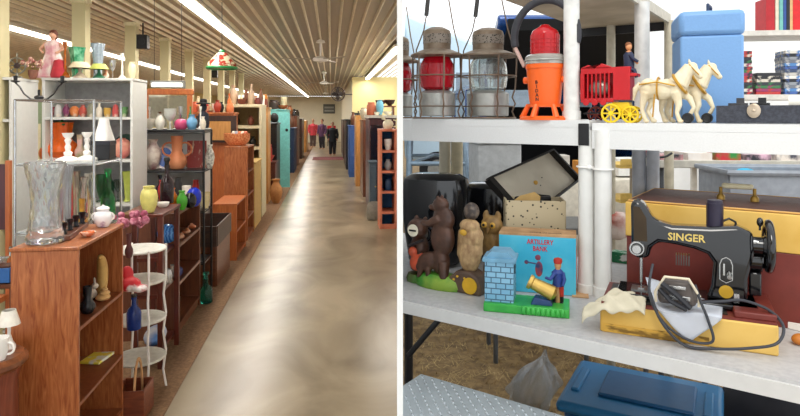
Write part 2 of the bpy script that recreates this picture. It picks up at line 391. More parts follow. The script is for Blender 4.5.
# shelf 2
p = inshelf(100, .340, -1.05); g = G(mix2('f2e24a', 'e8e8e0', 25, .5, (1,1,1), 0, .5, .6)); g.box((0,0,.008),(.09,.16,.012)); tag(g.done('booklet', None, p, TH-.2, bevel=.002), 'bright yellow booklet lying on the oak bookcase lower shelf', 'book')
p = inshelf(92, .340, -1.12)+Vector((0,-.0,0)); t = T('wooden_box', 'small brown wooden box deep in the lower bookcase shelf', 'box', UV(-1.13, 2.53, .338), TH); g = G(BRN); g.box((0,0,.03),(.12,.12,.06)); g.done('body', t, bevel=.002); g.use(BRN); g = G(OAKd); g.box((0,0,.066),(.125,.125,.012)); g.done('lid', t, bevel=.002)
g = G(mix2('c8c8d0', '76767e', 40, .9, bump=.6)); g.box((0,0,.035),(.14,.2,.07)); tag(g.done('crocheted_cloth', None, UV(-1.07, 2.62, .09), TH, bevel=.02), 'grey crocheted cloth folded at the bottom of the oak bookcase', 'cloth')

# ---- basket with hoop handle
t = T('basket', 'brown wooden basket with pale hoop handle in the aisle beyond the oak bookcase', 'basket', UV(-.945, 3.025, .0), TH)
g = G(wood('6e3420', '8d4a2c', .5, 12, 'x'))
W_, D_, H_ = .13, .15, .15
for (x, y, sx, sy) in ((0, -D_/2, W_, .008), (0, D_/2, W_, .008), (-W_/2, 0, .008, D_), (W_/2, 0, .008, D_)): g.box((x, y, H_/2), (sx+.008, sy, H_) if sx > .02 else (sx, sy, H_))
g.box((0,0,.006),(W_,D_,.01)); g.done('body', t, bevel=.001)
g = G(mat('d8a674', .5)); g.tube([(.02, -.062*math.cos(a_), .03+.24*math.sin(a_)**.7) for a_ in [PI*i/18 for i in range(19)]], .006, 6, flat=1.6); g.done('handle', t)

# ---- left edge: round-top cabinet with things
t = T('side_table', 'round-topped brown wooden side table at the left edge beside the bookcase', 'table', at(-13, 0, y=2.11), TH)
g = G(wood('6b3c22', '8a5230', .3, 10, 'x')); g.lathe([(.0,.56),(.11,.56),(.125,.575),(.125,.59),(.11,.605),(0,.605)], seg=32); g.done('table_top', t)
g = G(wood('6b2f20', '8a4630', .35, 12, 'z')); g.lathe([(.09,0),(.1,.03),(.095,.06),(.095,.5),(.105,.56)], seg=24); g.done('body', t)
V('lamp', 'white lamp with pleated shade on the brown side table', 'lamp', 9, .606, 12, 24, 'base', WHB, parts=[('shade', mat('e8e4da', .8))], y=2.17)
V('cup', 'white china cup standing at the front of the side table', 'cup', -1, .606, 18, 22, 'cup', WHB, parts=[('handle', WHB)], y=2.07)
# table behind with blue box and metal trays
t = T('display_table', 'low white display table behind the oak bookcase at the left edge', 'table', UV(-1.62, 2.72), TH)
g = G(WHT); g.box((0,0,.745),(.5,.4,.03)); g.done('table_top', t, bevel=.004)
for sx in (-1, 1):
    for sy in (-1, 1): g = G(WHT); g.box((sx*.22,sy*.17,.365),(.03,.03,.73)); g.done('leg', t)
DT = .76
t = T('tray', 'long white quilted tray at the left edge beyond the bookcase', 'tray', UV(-1.60, 2.66, DT), TH)
g = G(mat('dfe2e4', .35)); g.prism([(-.2,0),(.2,0),(.225,.075),(-.225,.075)], -.09, .09); g.done('body', t, bevel=.006)
g = G(CHR); g.ring((0,0,.08), 1, .004, 4, 6) if 0 else g.tube([(-.225,-.09,.08),(.225,-.09,.08),(.225,.09,.08),(-.225,.09,.08)], .005, 6, True); g.done('rim', t)
t = T('open_box', 'small blue box with brown lining at the left edge, beside the bookcase', 'box', at(5, .76, y=2.5), TH)
g = G(mat('2f66a8', .5)); g.box((0,0,.03),(.075,.08,.06)); g.done('body', t, bevel=.002); g = G(mat('4a2a1c', .8)); g.box((0,0,.063),(.063,.068,.008)); g.done('lining', t)
t = T('stool', 'low dark stool carrying the blue box at the left edge', 'stool', at(3, 0, y=2.52), TH)
g = G(BRN); g.box((0,0,.745),(.16,.12,.02)); g.done('seat', t, bevel=.003)
for sx in (-1,1):
    for sy in (-1,1): g = G(BRN); g.box((sx*.06,sy*.04,.3675),(.02,.02,.733)); g.done('leg', t)
V('glass_goblet', 'pale blue glass goblet standing behind the white tray', 'glass', 14, DT, 9, 24, 'goblet', glass('cfe8f0'), v=2.84)
V('cream_jar', 'small cream jar standing behind the white tray', 'jar', 29, DT, 8, 16, 'jar', mat('ddd6a8', .4), parts=[('lid', mat('ddd6a8', .4))], v=2.84)

# ---- chrome display stand
def pole_stand(name, label, u0, u1, v0, v1, h, levels, m, sm, r=.006, group=None):
    t = T(name, label, 'display stand', UV((u0+u1)/2, (v0+v1)/2), TH, group)
    a, b = (u1-u0)/2, (v1-v0)/2
    for sx in (-1, 1):
        for sy in (-1, 1): g = G(m); g.cyl((sx*a,sy*b,0),(sx*a,sy*b,h), r); g.done('post', t)
    for z in levels:
        g = G(sm); g.box((0,0,z-.004),(2*a-2*r-.002,2*b-2*r-.002,.008)); g.done('shelf', t)
        g = G(m); g.tube([(-a,-b,z-.012),(a,-b,z-.012),(a,b,z-.012),(-a,b,z-.012)], r*.7, 6, True); g.done('shelf_rail', t)
    g = G(m); g.tube([(-a,-b,h),(a,-b,h),(a,b,h),(-a,b,h)], r*.9, 6, True); g.done('top_rail', t)
    return t
SH = mat('cfd4d4', .15, 0, .3)
pole_stand('display_stand', 'chrome display stand with glass shelves carrying white candlesticks', -1.472, -1.12, 3.0, 3.37, 1.52, [1.224, .90, .5], CHR, SH)
EZ = 1.225
V('candlestick', 'white turned candlestick on the chrome stand, left of the pair', 'candlestick', 68, EZ, 22, 28, 'candle', WHB, 'white candlestick pair', v=3.1)
V('candlestick', 'white turned candlestick on the chrome stand, right of the pair', 'candlestick', 87, EZ, 20, 28, 'candle', WHB, 'white candlestick pair', v=3.14)
t = T('gift_box', 'black lidded box on the chrome stand beside the white candlesticks', 'box', at(104, EZ, v=3.2), TH)
g = G(BLK); g.box((0,0,.04),(.085,.09,.08)); g.done('body', t, bevel=.002); g = G(mat('22222a', .3)); g.box((0,0,.085),(.09,.095,.02)); g.done('lid', t, bevel=.002)
V('vase', 'white bell-shaped vase on top of the black box', 'vase', 104, EZ+.096, 20, 22, 'bell', WHB, v=3.2)
# lower glass shelf: bottles and crystal
row = [(52,'glass_candlestick','candle','e4dfe0',11,46),(64,'glass_bottle','bottle','d9e4e2',10,52),(76,'champagne_flute','tall','efe6d8',8,56),(84,'glass_carafe','vase','f0e8e0',13,50),(93,'glass_candlestick','candle','eef2f2',10,54)]
for i, (px, nm, pr, c, ww, hh) in enumerate(row):
    V(nm, ['stocky clear glass candlestick at the left of the row behind the bookcase', 'clear glass bottle between candlestick and flute behind the bookcase', 'slim clear champagne flute behind the dark shot glasses', 'round-bellied clear carafe behind the bookcase top', 'tall clear glass candlestick at the right of the row behind the bookcase'][i], nm.split('_')[-1], px, .901, ww, hh, pr, glass(c), v=3.1, seg=16)
V('goblet', 'red footed goblet in front of the yellow ornament behind the sugar bowl', 'goblet', 86, .901, 6, 26, 'goblet', mat('8e2430', .2), y=3.15)
V('yellow_ornament', 'yellow and maroon ornament behind the shot glasses', 'ornament', 82, .901, 9, 30, 'gourd', mix2('e2b32a', '8c2430', 8, .4), v=3.05)
V('green_bottle', 'bright green glass bottle behind the sugar bowl', 'bottle', 108, .901, 14, 42, 'bottle', glass('1f9a4c'), parts=[('stopper', glass('1f9a4c'))], v=3.28)

# ---- white shelf units
BL = [1.436, 1.139, .83, .5, .12]
unit('shelf_unit', 'tall white shelf unit with orange pumpkin, behind the chrome stand', 'shelf', -1.98, -1.38, 4.39, 4.72, 1.69, BL, 'f', WHT, mat('9b9a98', .6), WHT)
unit('shelf_unit', 'white shelf unit at the left edge with grey interior', 'shelf', -2.75, -1.99, 4.02, 4.36, 1.67, [1.424, 1.09, .75, .4, .1], 'f', WHT, GRY, WHT)
TB, TA = 1.709, 1.689
# doll / lady figurine on top of A-B gap
def lady(name, label, p, H, skin, dress, hair, rz=0):
    """small figurine of a lady: one body, dress and hair as children"""
    t = T(name, label, 'figurine', p, rz)
    g = G(skin); s = H
    g.ell((0,0,.9*s),(.07*s,.075*s,.09*s)); g.cyl((0,0,.74*s),(0,0,.86*s),.035*s); g.ell((0,0,.68*s),(.14*s,.09*s,.12*s))
    for q in (-1, 1): g.tube([(q*.13*s,0,.74*s),(q*.22*s,-.05*s,.6*s),(q*.14*s,-.14*s,.52*s)], [.04*s,.035*s,.025*s], 8); g.ell((q*.13*s,-.15*s,.52*s),.03*s)
    g.ell((0,-.075*s,.895*s),.012*s); g.cyl((0,0,0),(0,0,.6*s),.12*s,.1*s); g.done('body', t, remesh=s*.014)
    g = G(dress); g.lathe([(.26*s,0),(.28*s,.03*s),(.2*s,.3*s),(.13*s,.55*s),(.155*s,.7*s),(.1*s,.77*s),(.05*s,.79*s)], seg=24, flute=.08, nf=9); g.done('dress', t)
    for q in (-1, 1): g.ell((q*.18*s,-.01*s,.66*s),.07*s)
    g = G(hair); g.ell((0,.02*s,.93*s),(.085*s,.085*s,.085*s)); g.ell((0,.05*s,.86*s),(.07*s,.05*s,.08*s)); g.done('hair', t)
    return t
k = 4.1/F
lady('doll', 'porcelain doll in pink and white ruffled dress on top of the white shelves', at(53, TB, v=4.5), 50*k, mat('dba98c', .5), mix2('d99aa4', 'f0e2dc', 14, .7), mat('6c3a2a', .6), TH)
g = G(mat('b8303c', .7)); g.lathe([(.05,0),(.055,.02),(.03,.12),(.0,.13)]); tag(g.done('red_bell', None, at(59, TB, v=4.42)), 'dark red cloth ornament right of the doll', 'ornament')
V('lantern_shade', 'square green patterned glass vase on the white shelves right of the doll', 'vase', 77, TB+.0, 17, 32, 'flare', mix2('1f8a5c', '86cfa8', 18, .2), v=4.6, seg=4)
V('crystal_vase', 'tall frosted crystal vase on top of the white shelf unit', 'vase', 98, TB, 13, 36, 'flare', mat('c3d2de', .15, 0, .5, .15, 60, bump=.5), v=4.62, flute=.05, nf=10, seg=30)
V('lamp', 'lamp with cream drum shade on top of the white shelf unit', 'lamp', 80, TB, 13, 10, 'base', mat('bfae96', .5), parts=[('shade', mat('e2d6b4', .8))], v=4.45)
V('lamp', 'small lamp with yellow-green shade on top of the white shelf unit', 'lamp', 99, TB, 11, 9, 'base', mat('2d6a4c', .3), parts=[('shade', mat('c3ca66', .6))], v=4.45)
V('candlestick', 'amber glass candlestick standing before the doll', 'candlestick', 65, TB, 9, 36, 'candle', mat('b8641c', .1, 0, .4), v=4.41)
V('figurine_vase', 'small orange and white figurine right of the yellow-green lamp', 'figurine', 106, TB, 6, 12, 'gourd', mix2('d98040', 'e8ddd0', 20, .4), v=4.5)
# candelabra: black curved arms
t = T('candelabra', 'black iron candelabra with swooping arms hanging before the white shelves', 'candelabra', at(39, 1.524, y=2.95), TH)
kk = 2.95/F
g = G(BLK)
for q in (-1, 1): g.tube([(q*x*kk, 0, z*kk) for x, z in ((2,0),(8,1),(14,6),(18,13),(22,17))], .004, 6)
g.ell((0,0,.012),(.022,.022,.012)); g.done('arms', t)
for q in (-1, 1): g = G(BLK); g.lathe([(.004,0),(.02,.006),(.02,.01),(.008,.012),(.01,.035)], (q*22*kk,0,17*kk)); g.done('candle_cup', t)
g = G(BLK); g.tube([(-.09,0,.012),(.05,0,.012)], .004) if 0 else g.cyl((0,0,.0),(0,0,.05),.006); g.done('stem', t)
V('flower_pot', 'small potted dried flower arrangement left of the doll', 'flowers', 33, TA, 9, 9, 'cup', mat('8a5a48', .6), parts=[('flowers', mix2('d8c2a8', 'a8555a', 30, .9), 10)], y=3.98)
# ornaments on A
t = T('clock_ornament', 'silver filigree ornament clock on the left white shelf unit', 'ornament', at(17, TA, y=3.95), TH)
kk = 3.95/F
g = G(mat('9a9a92', .3, .6)); g.ring((0,0,13*kk), 8*kk, .006, 20, 6, Euler((PI/2,0,0)).to_matrix())
for i in range(8): a = PI*2*i/8; g.cyl((0,0,13*kk),(8*kk*math.cos(a),0,13*kk+8*kk*math.sin(a)),.0035,seg=6)
g.lathe([(5*kk,0),(5*kk,.01),(.01,.02),(.008,5*kk)]); g.cyl((0,0,20*kk),(0,0,26*kk),.006,.002); g.done('frame', t)
g = G(mat('4a3a3a', .5)); g.ell((0,0,13*kk),(3*kk,.012,3*kk)); g.done('face', t)
g = G(mat('74806a', .6)); g.box((0,0,.19),(.03,.06,.38)); tag(g.done('standing_screen', None, at(2, TA, y=3.9), TH), 'tall grey-green framed panel at the left edge of the white shelves', 'frame')
# shelf rows on B level 1.436
cols = [('8f3a48','cup',9,10),('c8c4c0','jar',7,11),('7a2f5a','vase',7,13),('d0783a','ball',9,11),('b84a3c','vase',8,12),('8e8a74','jar',7,12),('ded4c4','bottle',6,14),('c69a3c','cup',7,9),('c24a4a','jar',6,11),('5a8a52','cup',8,10)]
nm1 = ['dark red jar first from the left on the white unit top shelf','silver jar beside the dark red jar on the white unit','purple vase on the white unit top shelf','orange round pot on the white unit top shelf','brick red vase next to the orange pot','grey-green jar at the middle of the top shelf','white bottle on the top shelf of the white unit','mustard cup on the white unit top shelf','red jar at the right of the white unit top shelf','green cup at the right end of the white unit top shelf']
for i, (c, pr, ww, hh) in enumerate(cols):
    V('trinket_'+('pot' if pr in ('cup','ball') else pr), nm1[i], 'pot' if pr in ('cup','ball') else pr, 50+i*8.2, 1.4365, ww, hh, pr, mix2(c, 'e0d2c0', 25, .35, (1,1,1), 0, .5, .7), 'small trinkets on the white unit top shelf', v=4.5, parts=[('lid', mat(c, .4))] if pr == 'jar' else (), seg=14)
# pumpkin level 1.139
t = V('pumpkin', 'large orange ceramic pumpkin with green leaves on the white shelf', 'pumpkin', 62, 1.1395, 33, 36, 'gourd', mat('e0641c', .35), parts=[('stem', mat('2f6a2c', .6))], v=4.55, flute=.07, nf=9, seg=54)
g = G(mat('2d7a3a', .6))
for i in range(6): a = i*PI/3; g.ell((.04*math.cos(a),.04*math.sin(a),.25),(.04,.022,.012),8,Euler((0,.25,a)).to_matrix())
g.done('leaves', t)
V('pumpkin', 'small round orange pumpkin with blue ball on top, left of the large one', 'pumpkin', 46.5, 1.1395, 13, 12, 'pump', mat('dd6a20', .4), v=4.5, flute=.06, nf=9, seg=36, parts=[('stem', mat('2a66b0', .3))])
V('ghost_figurine', 'small pale ghost figurine between pumpkin and white vase', 'figurine', 80, 1.1395, 10, 24, 'gourd', mix2('d8b0a8', '9a9a6a', 12, .5), v=4.5)
V('flower_vase', 'pink ceramic rose bowl right of the black box on the white shelf', 'bowl', 122, 1.1395, 18, 20, 'ball', mix2('e0a088', 'd87a70', 14, .5), v=4.52)
g = G(mat('1d4034', .3)); g.lathe([(0,.0),(.08,.005),(.085,.012),(0,.014)], rot=Euler((PI/2-.25,0,0)).to_matrix()); tag(g.done('plate', None, at(126, 1.139+.086, v=4.64), TH), 'dark green plate propped against the back of the white unit', 'plate')
g = G(BLK); g.box((0,0,.05),(.12,.1,.1)); tag(g.done('black_case', None, at(110, 1.1395, v=4.53), TH, bevel=.004), 'black case on the white unit behind the black box', 'case') 
# level .83
gl = [(60,'d8e4dc','goblet',8,24,'clear'),(70,'3f7a58','goblet',9,26,'green'),(100,'4a8a62','goblet',9,26,'green'),(110,'2f6a4a','bottle',8,32,'dark green'),(118,'8a9a92','goblet',8,22,'smoky'),(128,'b6c05a','flare',11,30,'yellow-green')]
for i, (px, c, pr, ww, hh, cn) in enumerate(gl):
    V('glass_vase' if pr == 'flare' else ('bottle' if pr == 'bottle' else 'goblet'), ['clear goblet at the left of the white unit third shelf','green goblet beside the clear one on the third shelf','green goblet right of the chrome post on the third shelf','dark green bottle on the white unit third shelf','smoky grey goblet on the third shelf','yellow-green flared vase at the right of the third shelf'][i], 'glass', px, .8305, ww, hh, pr, glass(c) if i != 5 else mat(c, .2), 'glassware on the third shelf', v=4.5, seg=16)
# A unit things
V('basin', 'white enamel jug on the left white shelf', 'jug', 4, 1.4245, 16, 18, 'cup', WHB, parts=[('handle', WHB)], y=4.0)
V('fan_box', 'dark trinket pot on the left white shelf lower level', 'pot', 19, 1.0905, 7, 10, 'jar', BLK, y=4.0)
g = G(mix2('8e2a2a', '5a5a3a', 6, .7)); g.box((0,0,.02),(.16,.12,.04)); tag(g.done('folded_cloth', None, at(5, 1.0905, y=4.02), TH, bevel=.01), 'red and olive folded cloth on the left white shelf', 'cloth')
for i, (px, c) in enumerate(((8, '1b2a22'), (20, '2c2c2c'))):
    V('serving_bowl', ['dark green bowl at the left edge below the folded cloth', 'black bowl right of the dark green one at the left edge'][i], 'bowl', px, .7505, 14, 18, 'bowl', mat(c, .3), y=4.0)
# wooden chair back at left edge
t = T('wooden_chair', 'orange-brown wooden chair back standing at the left edge behind the white tray', 'chair', at(-2, 0, y=3.3), TH)
for q in (-1, 1): g = G(ORW); g.box((q*.035+.02, 0, .6),(.024,.03,1.2)); g.done('leg', t, bevel=.003)
g = G(MAR); g.box((.02,0,1.0),(.045,.015,.36)); g.done('backrest', t)
g = G(ORW); g.box((-.05,-.1,.45),(.2,.2,.03)); g.done('seat', t)

# ---- white tiered stand with scrolls
t = T('tiered_stand', 'white wrought-metal stand with four round shelves past the oak bookcase', 'plant stand', UV(-.985, 3.25), TH)
for z in (.2, .40, .60, .76): g = G(mat('dcdad2', .4)); g.lathe([(0,z-.012),(.125,z-.012),(.13,z-.005),(.125,z),(0,z)], seg=28); g.done('shelf', t)
for a in (0, PI/2, PI, 3*PI/2):
    g = G(WHB); c_, s_ = math.cos(a+.6), math.sin(a+.6); g.tube([(.135*c_,.135*s_,0),(.118*c_,.118*s_,.1),(.133*c_,.133*s_,.2),(.118*c_,.118*s_,.3),(.133*c_,.133*s_,.40),(.12*c_,.12*s_,.5),(.133*c_,.133*s_,.60),(.133*c_,.133*s_,.765)], .006, 6); g.done('leg', t)
V('silk_flowers', 'pink silk flower tree in dark vase on the white tiered stand', 'flowers', 129, .761, 8, 24, 'gourd', mat('5a3030', .5), parts=[('flowers', mix2('d493a4', '9a4a62', 40, .9), 19)], u=-.97)
g = G(mix2('c8202c', 'e8e0dc', 12, .5, (1,1,1), 0, .55, .62)); g.ell((0,0,.035),(.05,.05,.035)); g.ell((-.02,.02,.075),(.03,.03,.045)); g.ell((.05,-.02,.02),(.04,.03,.02))
tag(g.done('santa_ornament', None, at(130, .601, u=-.96), TH, remesh=.004), 'red and white fabric ornament on the second tier of the white stand', 'ornament')
V('blue_bottle', 'cobalt blue bottle with black neck on the third tier of the white stand', 'bottle', 134, .401, 14, 32, 'bottle', mat('1b3c8c', .1, 0, .3), parts=[('cap', BLK)], u=-.96)

# ---- dark red shelf with blue glass ball
t = T('open_shelf', 'low dark red-brown open shelf along the aisle with a blue glass ball', 'shelf', UV(-1.035, 3.735), TH)
for sx in (-1, 1):
    for sy in (-1, 1): g = G(REDW); g.box((sx*.07, sy*.18, .435), (.03, .03, .87)); g.done('post', t, bevel=.004)
for z in (.637, .427, .09): g = G(REDW); g.box((0, 0, z-.01), (.109, .388, .02)); g.done('shelf', t)
g = G(REDW); g.box((0, 0, .879), (.18, .40, .018)); g.done('top', t, bevel=.003)
V('yellow_vase', 'pale yellow melon-shaped vase on top of the dark red shelf', 'vase', 149, .891, 17, 26, 'urn', mat('dcd47c', .35), y=3.45, flute=.03, nf=10, seg=40)
V('small_bowl', 'low white bowl on top of the dark red shelf', 'bowl', 163, .889, 12, 5, 'cup', WHB, y=3.65)
V('dark_decanter', 'very dark glass decanter on the dark red shelf behind the white bowl', 'decanter', 167, .889, 13, 38, 'bottle', mat('24141a', .1), parts=[('stopper', BLK)], y=3.82)
g = G(mix2('2c66b8', '5a9ae0', 18, .12, (1,1,4), 0, .4, .6, 'wave')); g.ell((0,0,.062),.062,24); tag(g.done('glass_ball', None, at(167, .638, u=-1.03)), 'round blue swirled glass ball on the dark red shelf', 'ball')
for i, (px, c, pr, w2, h2) in enumerate(((163, 'c8c8c8', 'cup', 9, 13), (168, 'b8b8ba', 'jar', 8, 14), (174, 'd0d0cc', 'cup', 7, 12))):
    V('silver_cup', ['silver cup nearest on the dark red shelf middle level','silver lidded jar in the middle of the dark red shelf','silver cup farthest on the dark red shelf middle level'][i], 'cup', px, .428, w2, h2, pr, mat(c, .25, .7), 'silverware on the middle level', u=-.985, seg=16)
g = G(mix2('d2d6e0', '5a8ad0', 7, .5)); g.ell((0,0,.05),(.06,.12,.05)); tag(g.done('plastic_bag', None, UV(-1.04, 3.72, .09), TH), 'white and blue plastic bag at the bottom of the dark red shelf', 'bag')

# ---- three level wood table
t = unit('console_shelf', 'dark wooden console with open shelves and vases on top along the aisle', 'shelf', -1.33, -.99, 4.0, 4.72, .795, [.60, .35, .08], 'a', BRN, mat('2c1a12', .8), BRNX, .022)
tz = .818
for i, (px, c, pr, w2, h2, lb, tr) in enumerate(((150, '16161c', 'ball', 15, 16, 'black glossy bowl vase on the dark wooden console, left of the green one', 0), (182, '46a02c', 'vase', 11, 19, 'bright green vase on the dark wooden console', 0), (172, 'c0641c', 'vase', 11, 21, 'orange vase on the dark wooden console next to the green one', 0), (190, '15151a', 'ball', 13, 15, 'round black vase between the green and blue vases', 0))):
    V('vase', lb, 'vase', px, tz, w2, h2, pr, mat(c, .12), v=4.1+.04*i)
V('vase', 'round cobalt blue vase at the right end of the console top', 'vase', 194, tz, 15, 19, 'ball', mat('1c30a8', .1), v=4.28)
for i, px in enumerate((180, 186, 192)):
    g = G(mix2('d0764a', 'e8c0a0', 20, .5)); g.ell((0,0,.017),(.032,.03,.016),10); g.ell((.01,0,.03),(.016,.014,.012),8)
    tag(g.done('conch_shell', None, at(px, .601, u=-1.03), i*1.1), ['orange seashell nearest on the console upper shelf','orange seashell in the middle of the console upper shelf','orange seashell farthest on the console upper shelf'][i], 'shell', 'seashells on the console')
g = G(mat('232a66', .8)); g.box((0,0,.03),(.22,.22,.06)); tag(g.done('folded_blanket', None, UV(-1.12, 4.17, .351), TH, bevel=.02), 'navy blue folded blanket on the console lower shelf', 'blanket')
V('green_bottle', 'teal green glass bottle standing on the carpet past the console', 'bottle', 206, .007, 13, 24, 'bottle', glass('2a9a88'), v=4.76, parts=[('stopper', glass('2a9a88'))])

# ---- black wire rack with pottery
pole_stand('display_stand', 'black iron display rack with pottery and bottles beyond the console', -1.62, -.985, 4.82, 5.12, 1.33, [1.325, 1.02, .70, .30], BLK, BLK, .009)
it = [(150,'e4dccc','bowl',10,12,'white footed bowl at the left end of the black rack top'),(160,'d8d4c8','vase',10,17,'white urn second on the black rack top'),(170,'c9ccc6','goblet',12,22,'tall silver goblet on the black rack top'),(181,'c04a72','ball',13,12,'pink glass ball vase on the black rack top'),(192,'6fa2c8','vase',11,16,'pale blue glass vase on the black rack top'),(203,'e8dcc8','vase',6,14,'thin cream vase at the right of the black rack top')]
for i, (px, c, pr, w2, h2, lb) in enumerate(it): V('vase' if pr != 'bowl' else 'bowl', lb, 'vase' if pr != 'bowl' else 'bowl', px, 1.326, w2, h2, pr, mat(c, .2), v=4.95, seg=16)
V('pottery_jug', 'large orange terracotta jug with handles on the black rack', 'jug', 177, 1.021, 19, 33, 'gourd', mix2('c8764a', 'd89066', 6, .6), parts=[('handles', mat('c8764a', .6))], v=4.95)
V('floral_vase', 'floral porcelain vase at the left of the black rack', 'vase', 153, 1.021, 16, 30, 'vase', mix2('d8ccc0', '8c5a5c', 12, .3, (1,1,1), 0, .45, .65), v=4.93)
t = T('plate', 'blue plate with white rim propped on the black rack beside the jug', 'plate', at(165, 1.021, v=4.98), TH)
g = G(mat('2a56a8', .2)); rr = Euler((PI/2-.2,0,.2)).to_matrix(); g.lathe([(0,0),(.075,.004),(.078,.01),(0,.012)], (0,0,.09), 28, sx=.72, rot=rr); g.done('body', t)
g = G(mat('e4d8dc', .3)); g.lathe([(.07,-.002),(.092,.004),(.094,.008),(.07,.006)], (0,0,.09), 28, sx=.72, rot=rr); g.done('rim', t)
g = G(mix2('8c2f28', 'c8b89a', 9, .5, (3,1,1), 0, .55, .62)); g.box((0,0,.11),(.15,.02,.22)); tag(g.done('wall_picture', None, at(197, 1.021, v=5.05), TH), 'dark red decorated panel standing right of the terracotta jug', 'picture')
V('vase', 'white lace-like vase at the right end of the black rack', 'vase', 210, 1.021, 9, 24, 'vase', mix2('e0ddd2', '8a8a80', 50, .4), v=4.95)
for i, (px, c, pr, w2, h2, lb) in enumerate(((148,'23202c','ball',13,20,'dark round vase at the left of the black rack third level'),(160,'1d2440','bottle',10,34,'tall navy bottle on the black rack third level'),(205,'d8c89c','cup',10,16,'cream pot on the black rack third level'),(186,'c87a3c','jar',14,14,'orange brown box-like jar on the black rack third level'))):
    V('vase' if pr != 'bottle' else 'bottle', lb, 'vase' if pr != 'bottle' else 'bottle', px, .701, w2, h2, pr, mat(c, .2), v=4.97)

# ---- crates
def crate(name, label, c, w_, d_, h_, m, rz, lip=True, tilt=0):
    t = T(name, label, 'crate', c, rz)
    for (x, y, a, b) in ((0,-d_/2,w_,.014),(0,d_/2,w_,.014),(-w_/2,0,.014,d_-.014),(w_/2,0,.014,d_-.014)): g = G(m); g.box((x,y,h_/2),(a,b,h_)); g.done('side_board', t, bevel=.002)
    g = G(m); g.box((0,0,.008),(w_-.014,d_-.014,.014)); g.done('bottom_board', t)
    return t
crate('wooden_crate', 'open reddish brown wooden crate on the carpet beyond the console', UV(-1.10, 5.52, .007), .28, .66, .34, BRNX, TH)
crate('wooden_crate', 'dark brown trough standing on the reddish crate', UV(-1.10, 5.52, .348), .3, .7, .17, wood('33201a', '4a3024', .5, 10, 'x'), TH)
unit('wooden_bench', 'orange wooden shelf box beside the dark trough, facing the aisle', 'shelf', -1.16, -.93, 6.1, 6.75, .55, [.3, .06], 'a', ORW, BRN, ORW, .02)

# ---- white unit with mirror dresser behind the rack
unit('shelf_unit', 'white shelf unit behind the black iron rack', 'shelf', -2.0, -1.22, 6.0, 6.3, 1.30, [.92, .6, .12], 'f', WHT, GRY, WHT)
t = T('dresser_mirror', 'brown framed dresser mirror standing on the white unit behind the rack', 'mirror', UV(-1.6, 6.15, 1.319), TH)
g = G(ORW); g.box((0,0,.36),(.5,.03,.06)); g.done('top_rail', t, bevel=.008)
for q in (-1, 1): g = G(ORW); g.box((q*.21,0,.165),(.05,.03,.33)); g.done('stile', t)
g = G(mat('d0ccb4', .05, .9)); g.box((0,.005,.17),(.37,.01,.31)); g.done('glass', t)

# ---- orange bookcase
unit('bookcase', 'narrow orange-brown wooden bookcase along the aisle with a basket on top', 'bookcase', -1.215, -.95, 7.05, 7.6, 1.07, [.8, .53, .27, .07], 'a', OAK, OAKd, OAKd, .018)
t = V('wicker_basket', 'orange wicker basket full of wrapped goods on the narrow bookcase', 'basket', 237, 1.089, 26, 12, 'cup', mix2('c4683a', 'e09a66', 60, .7, bump=.4), v=7.3)
for i in range(5):
    u = -1.15+.035*i; c = ['c8b8a8','a0a8b8','d07848','e0d8c8','c86a4a'][i]
    g = G(mat(c, .5)); g.ell((0,0,.03),(.026,.03,.032),8); tag(g.done('wrapped_parcel', None, UV(u, 7.3, 1.089+.11), i), ['tan parcel leftmost in the orange basket','grey-blue parcel second from left in the basket','orange parcel in the middle of the basket','cream parcel second from right in the basket','red-orange parcel rightmost in the basket'][i], 'parcel', 'parcels in the basket')
for i, z in enumerate((.801, .531, .271)):
    for j in range(3):
        c = ['d8d0c8','c04848','e0e0e0','8a6a5a','b0a090','d88a6a','e8e0d0','7a4040','c8c8c8'][i*3+j]
        g = G(mat(c, .4)); g.lathe(prof(['cup','vase','jar'][(i+j) % 3], .045, .1+.02*j), seg=12)
        tag(g.done('ornament', None, UV(-1.06, 7.18+.15*j, z)), '%s ornament on the %s shelf of the narrow bookcase, %s along it' % (['pale','red','white','brown','beige','peach','cream','maroon','grey'][i*3+j], ['top','middle','lower'][i], ['nearest','halfway','farthest'][j]), 'ornament')

# ---- far left row of furniture
def cab(name, label, cat, u0, u1, v0, v1, h, m, m2=None, doors=1, knob=True, z0=0):
    t = T(name, label, cat, UV((u0+u1)/2, (v0+v1)/2, z0), TH)
    W_, D_ = u1-u0, v1-v0
    g = G(m); g.box((0,0,h/2),(W_,D_,h)); g.done('body', t, bevel=.004)
    g = G(m); g.box((0,0,h+.012),(W_+.03,D_+.03,.024)); g.done('top', t, bevel=.004)
    for i in range(doors):
        x = -W_/2+W_*(i+.5)/doors
        g = G(m2 or m); g.box((x,-D_/2-.008,h*.52),(W_/doors-.03,.016,h*.84)); d = g.done('door', t, bevel=.004)
        if knob: g = G(mat('b09a5a', .3, .8)); g.ell((x+W_/doors*.3,-D_/2-.022,h*.55),.012,8); g.done('knob', d)
    return t
cab('cabinet', 'wide orange wooden hutch behind the narrow bookcase', 'cabinet', -1.95, -1.25, 7.95, 8.3, 1.46, ORW, ORW, 2)
g = G(DARK); g.box((0,0,.17),(.5,.03,.34)); g.use(TANW); g.box((.0,-.016,.15),(.36,.01,.24)); tag(g.done('framed_picture', None, UV(-1.45, 7.86, 1.1), TH), 'dark framed board leaning before the orange hutch', 'frame')['label']
unit('white_cabinet', 'tall cream open cabinet with black ornaments halfway down the left side', 'cabinet', -1.52, -.97, 8.65, 9.2, 1.56, [1.3, 1.0, .7, .4, .08], 'f', CREAM, mat('a08c64', .7), CREAM, .04)
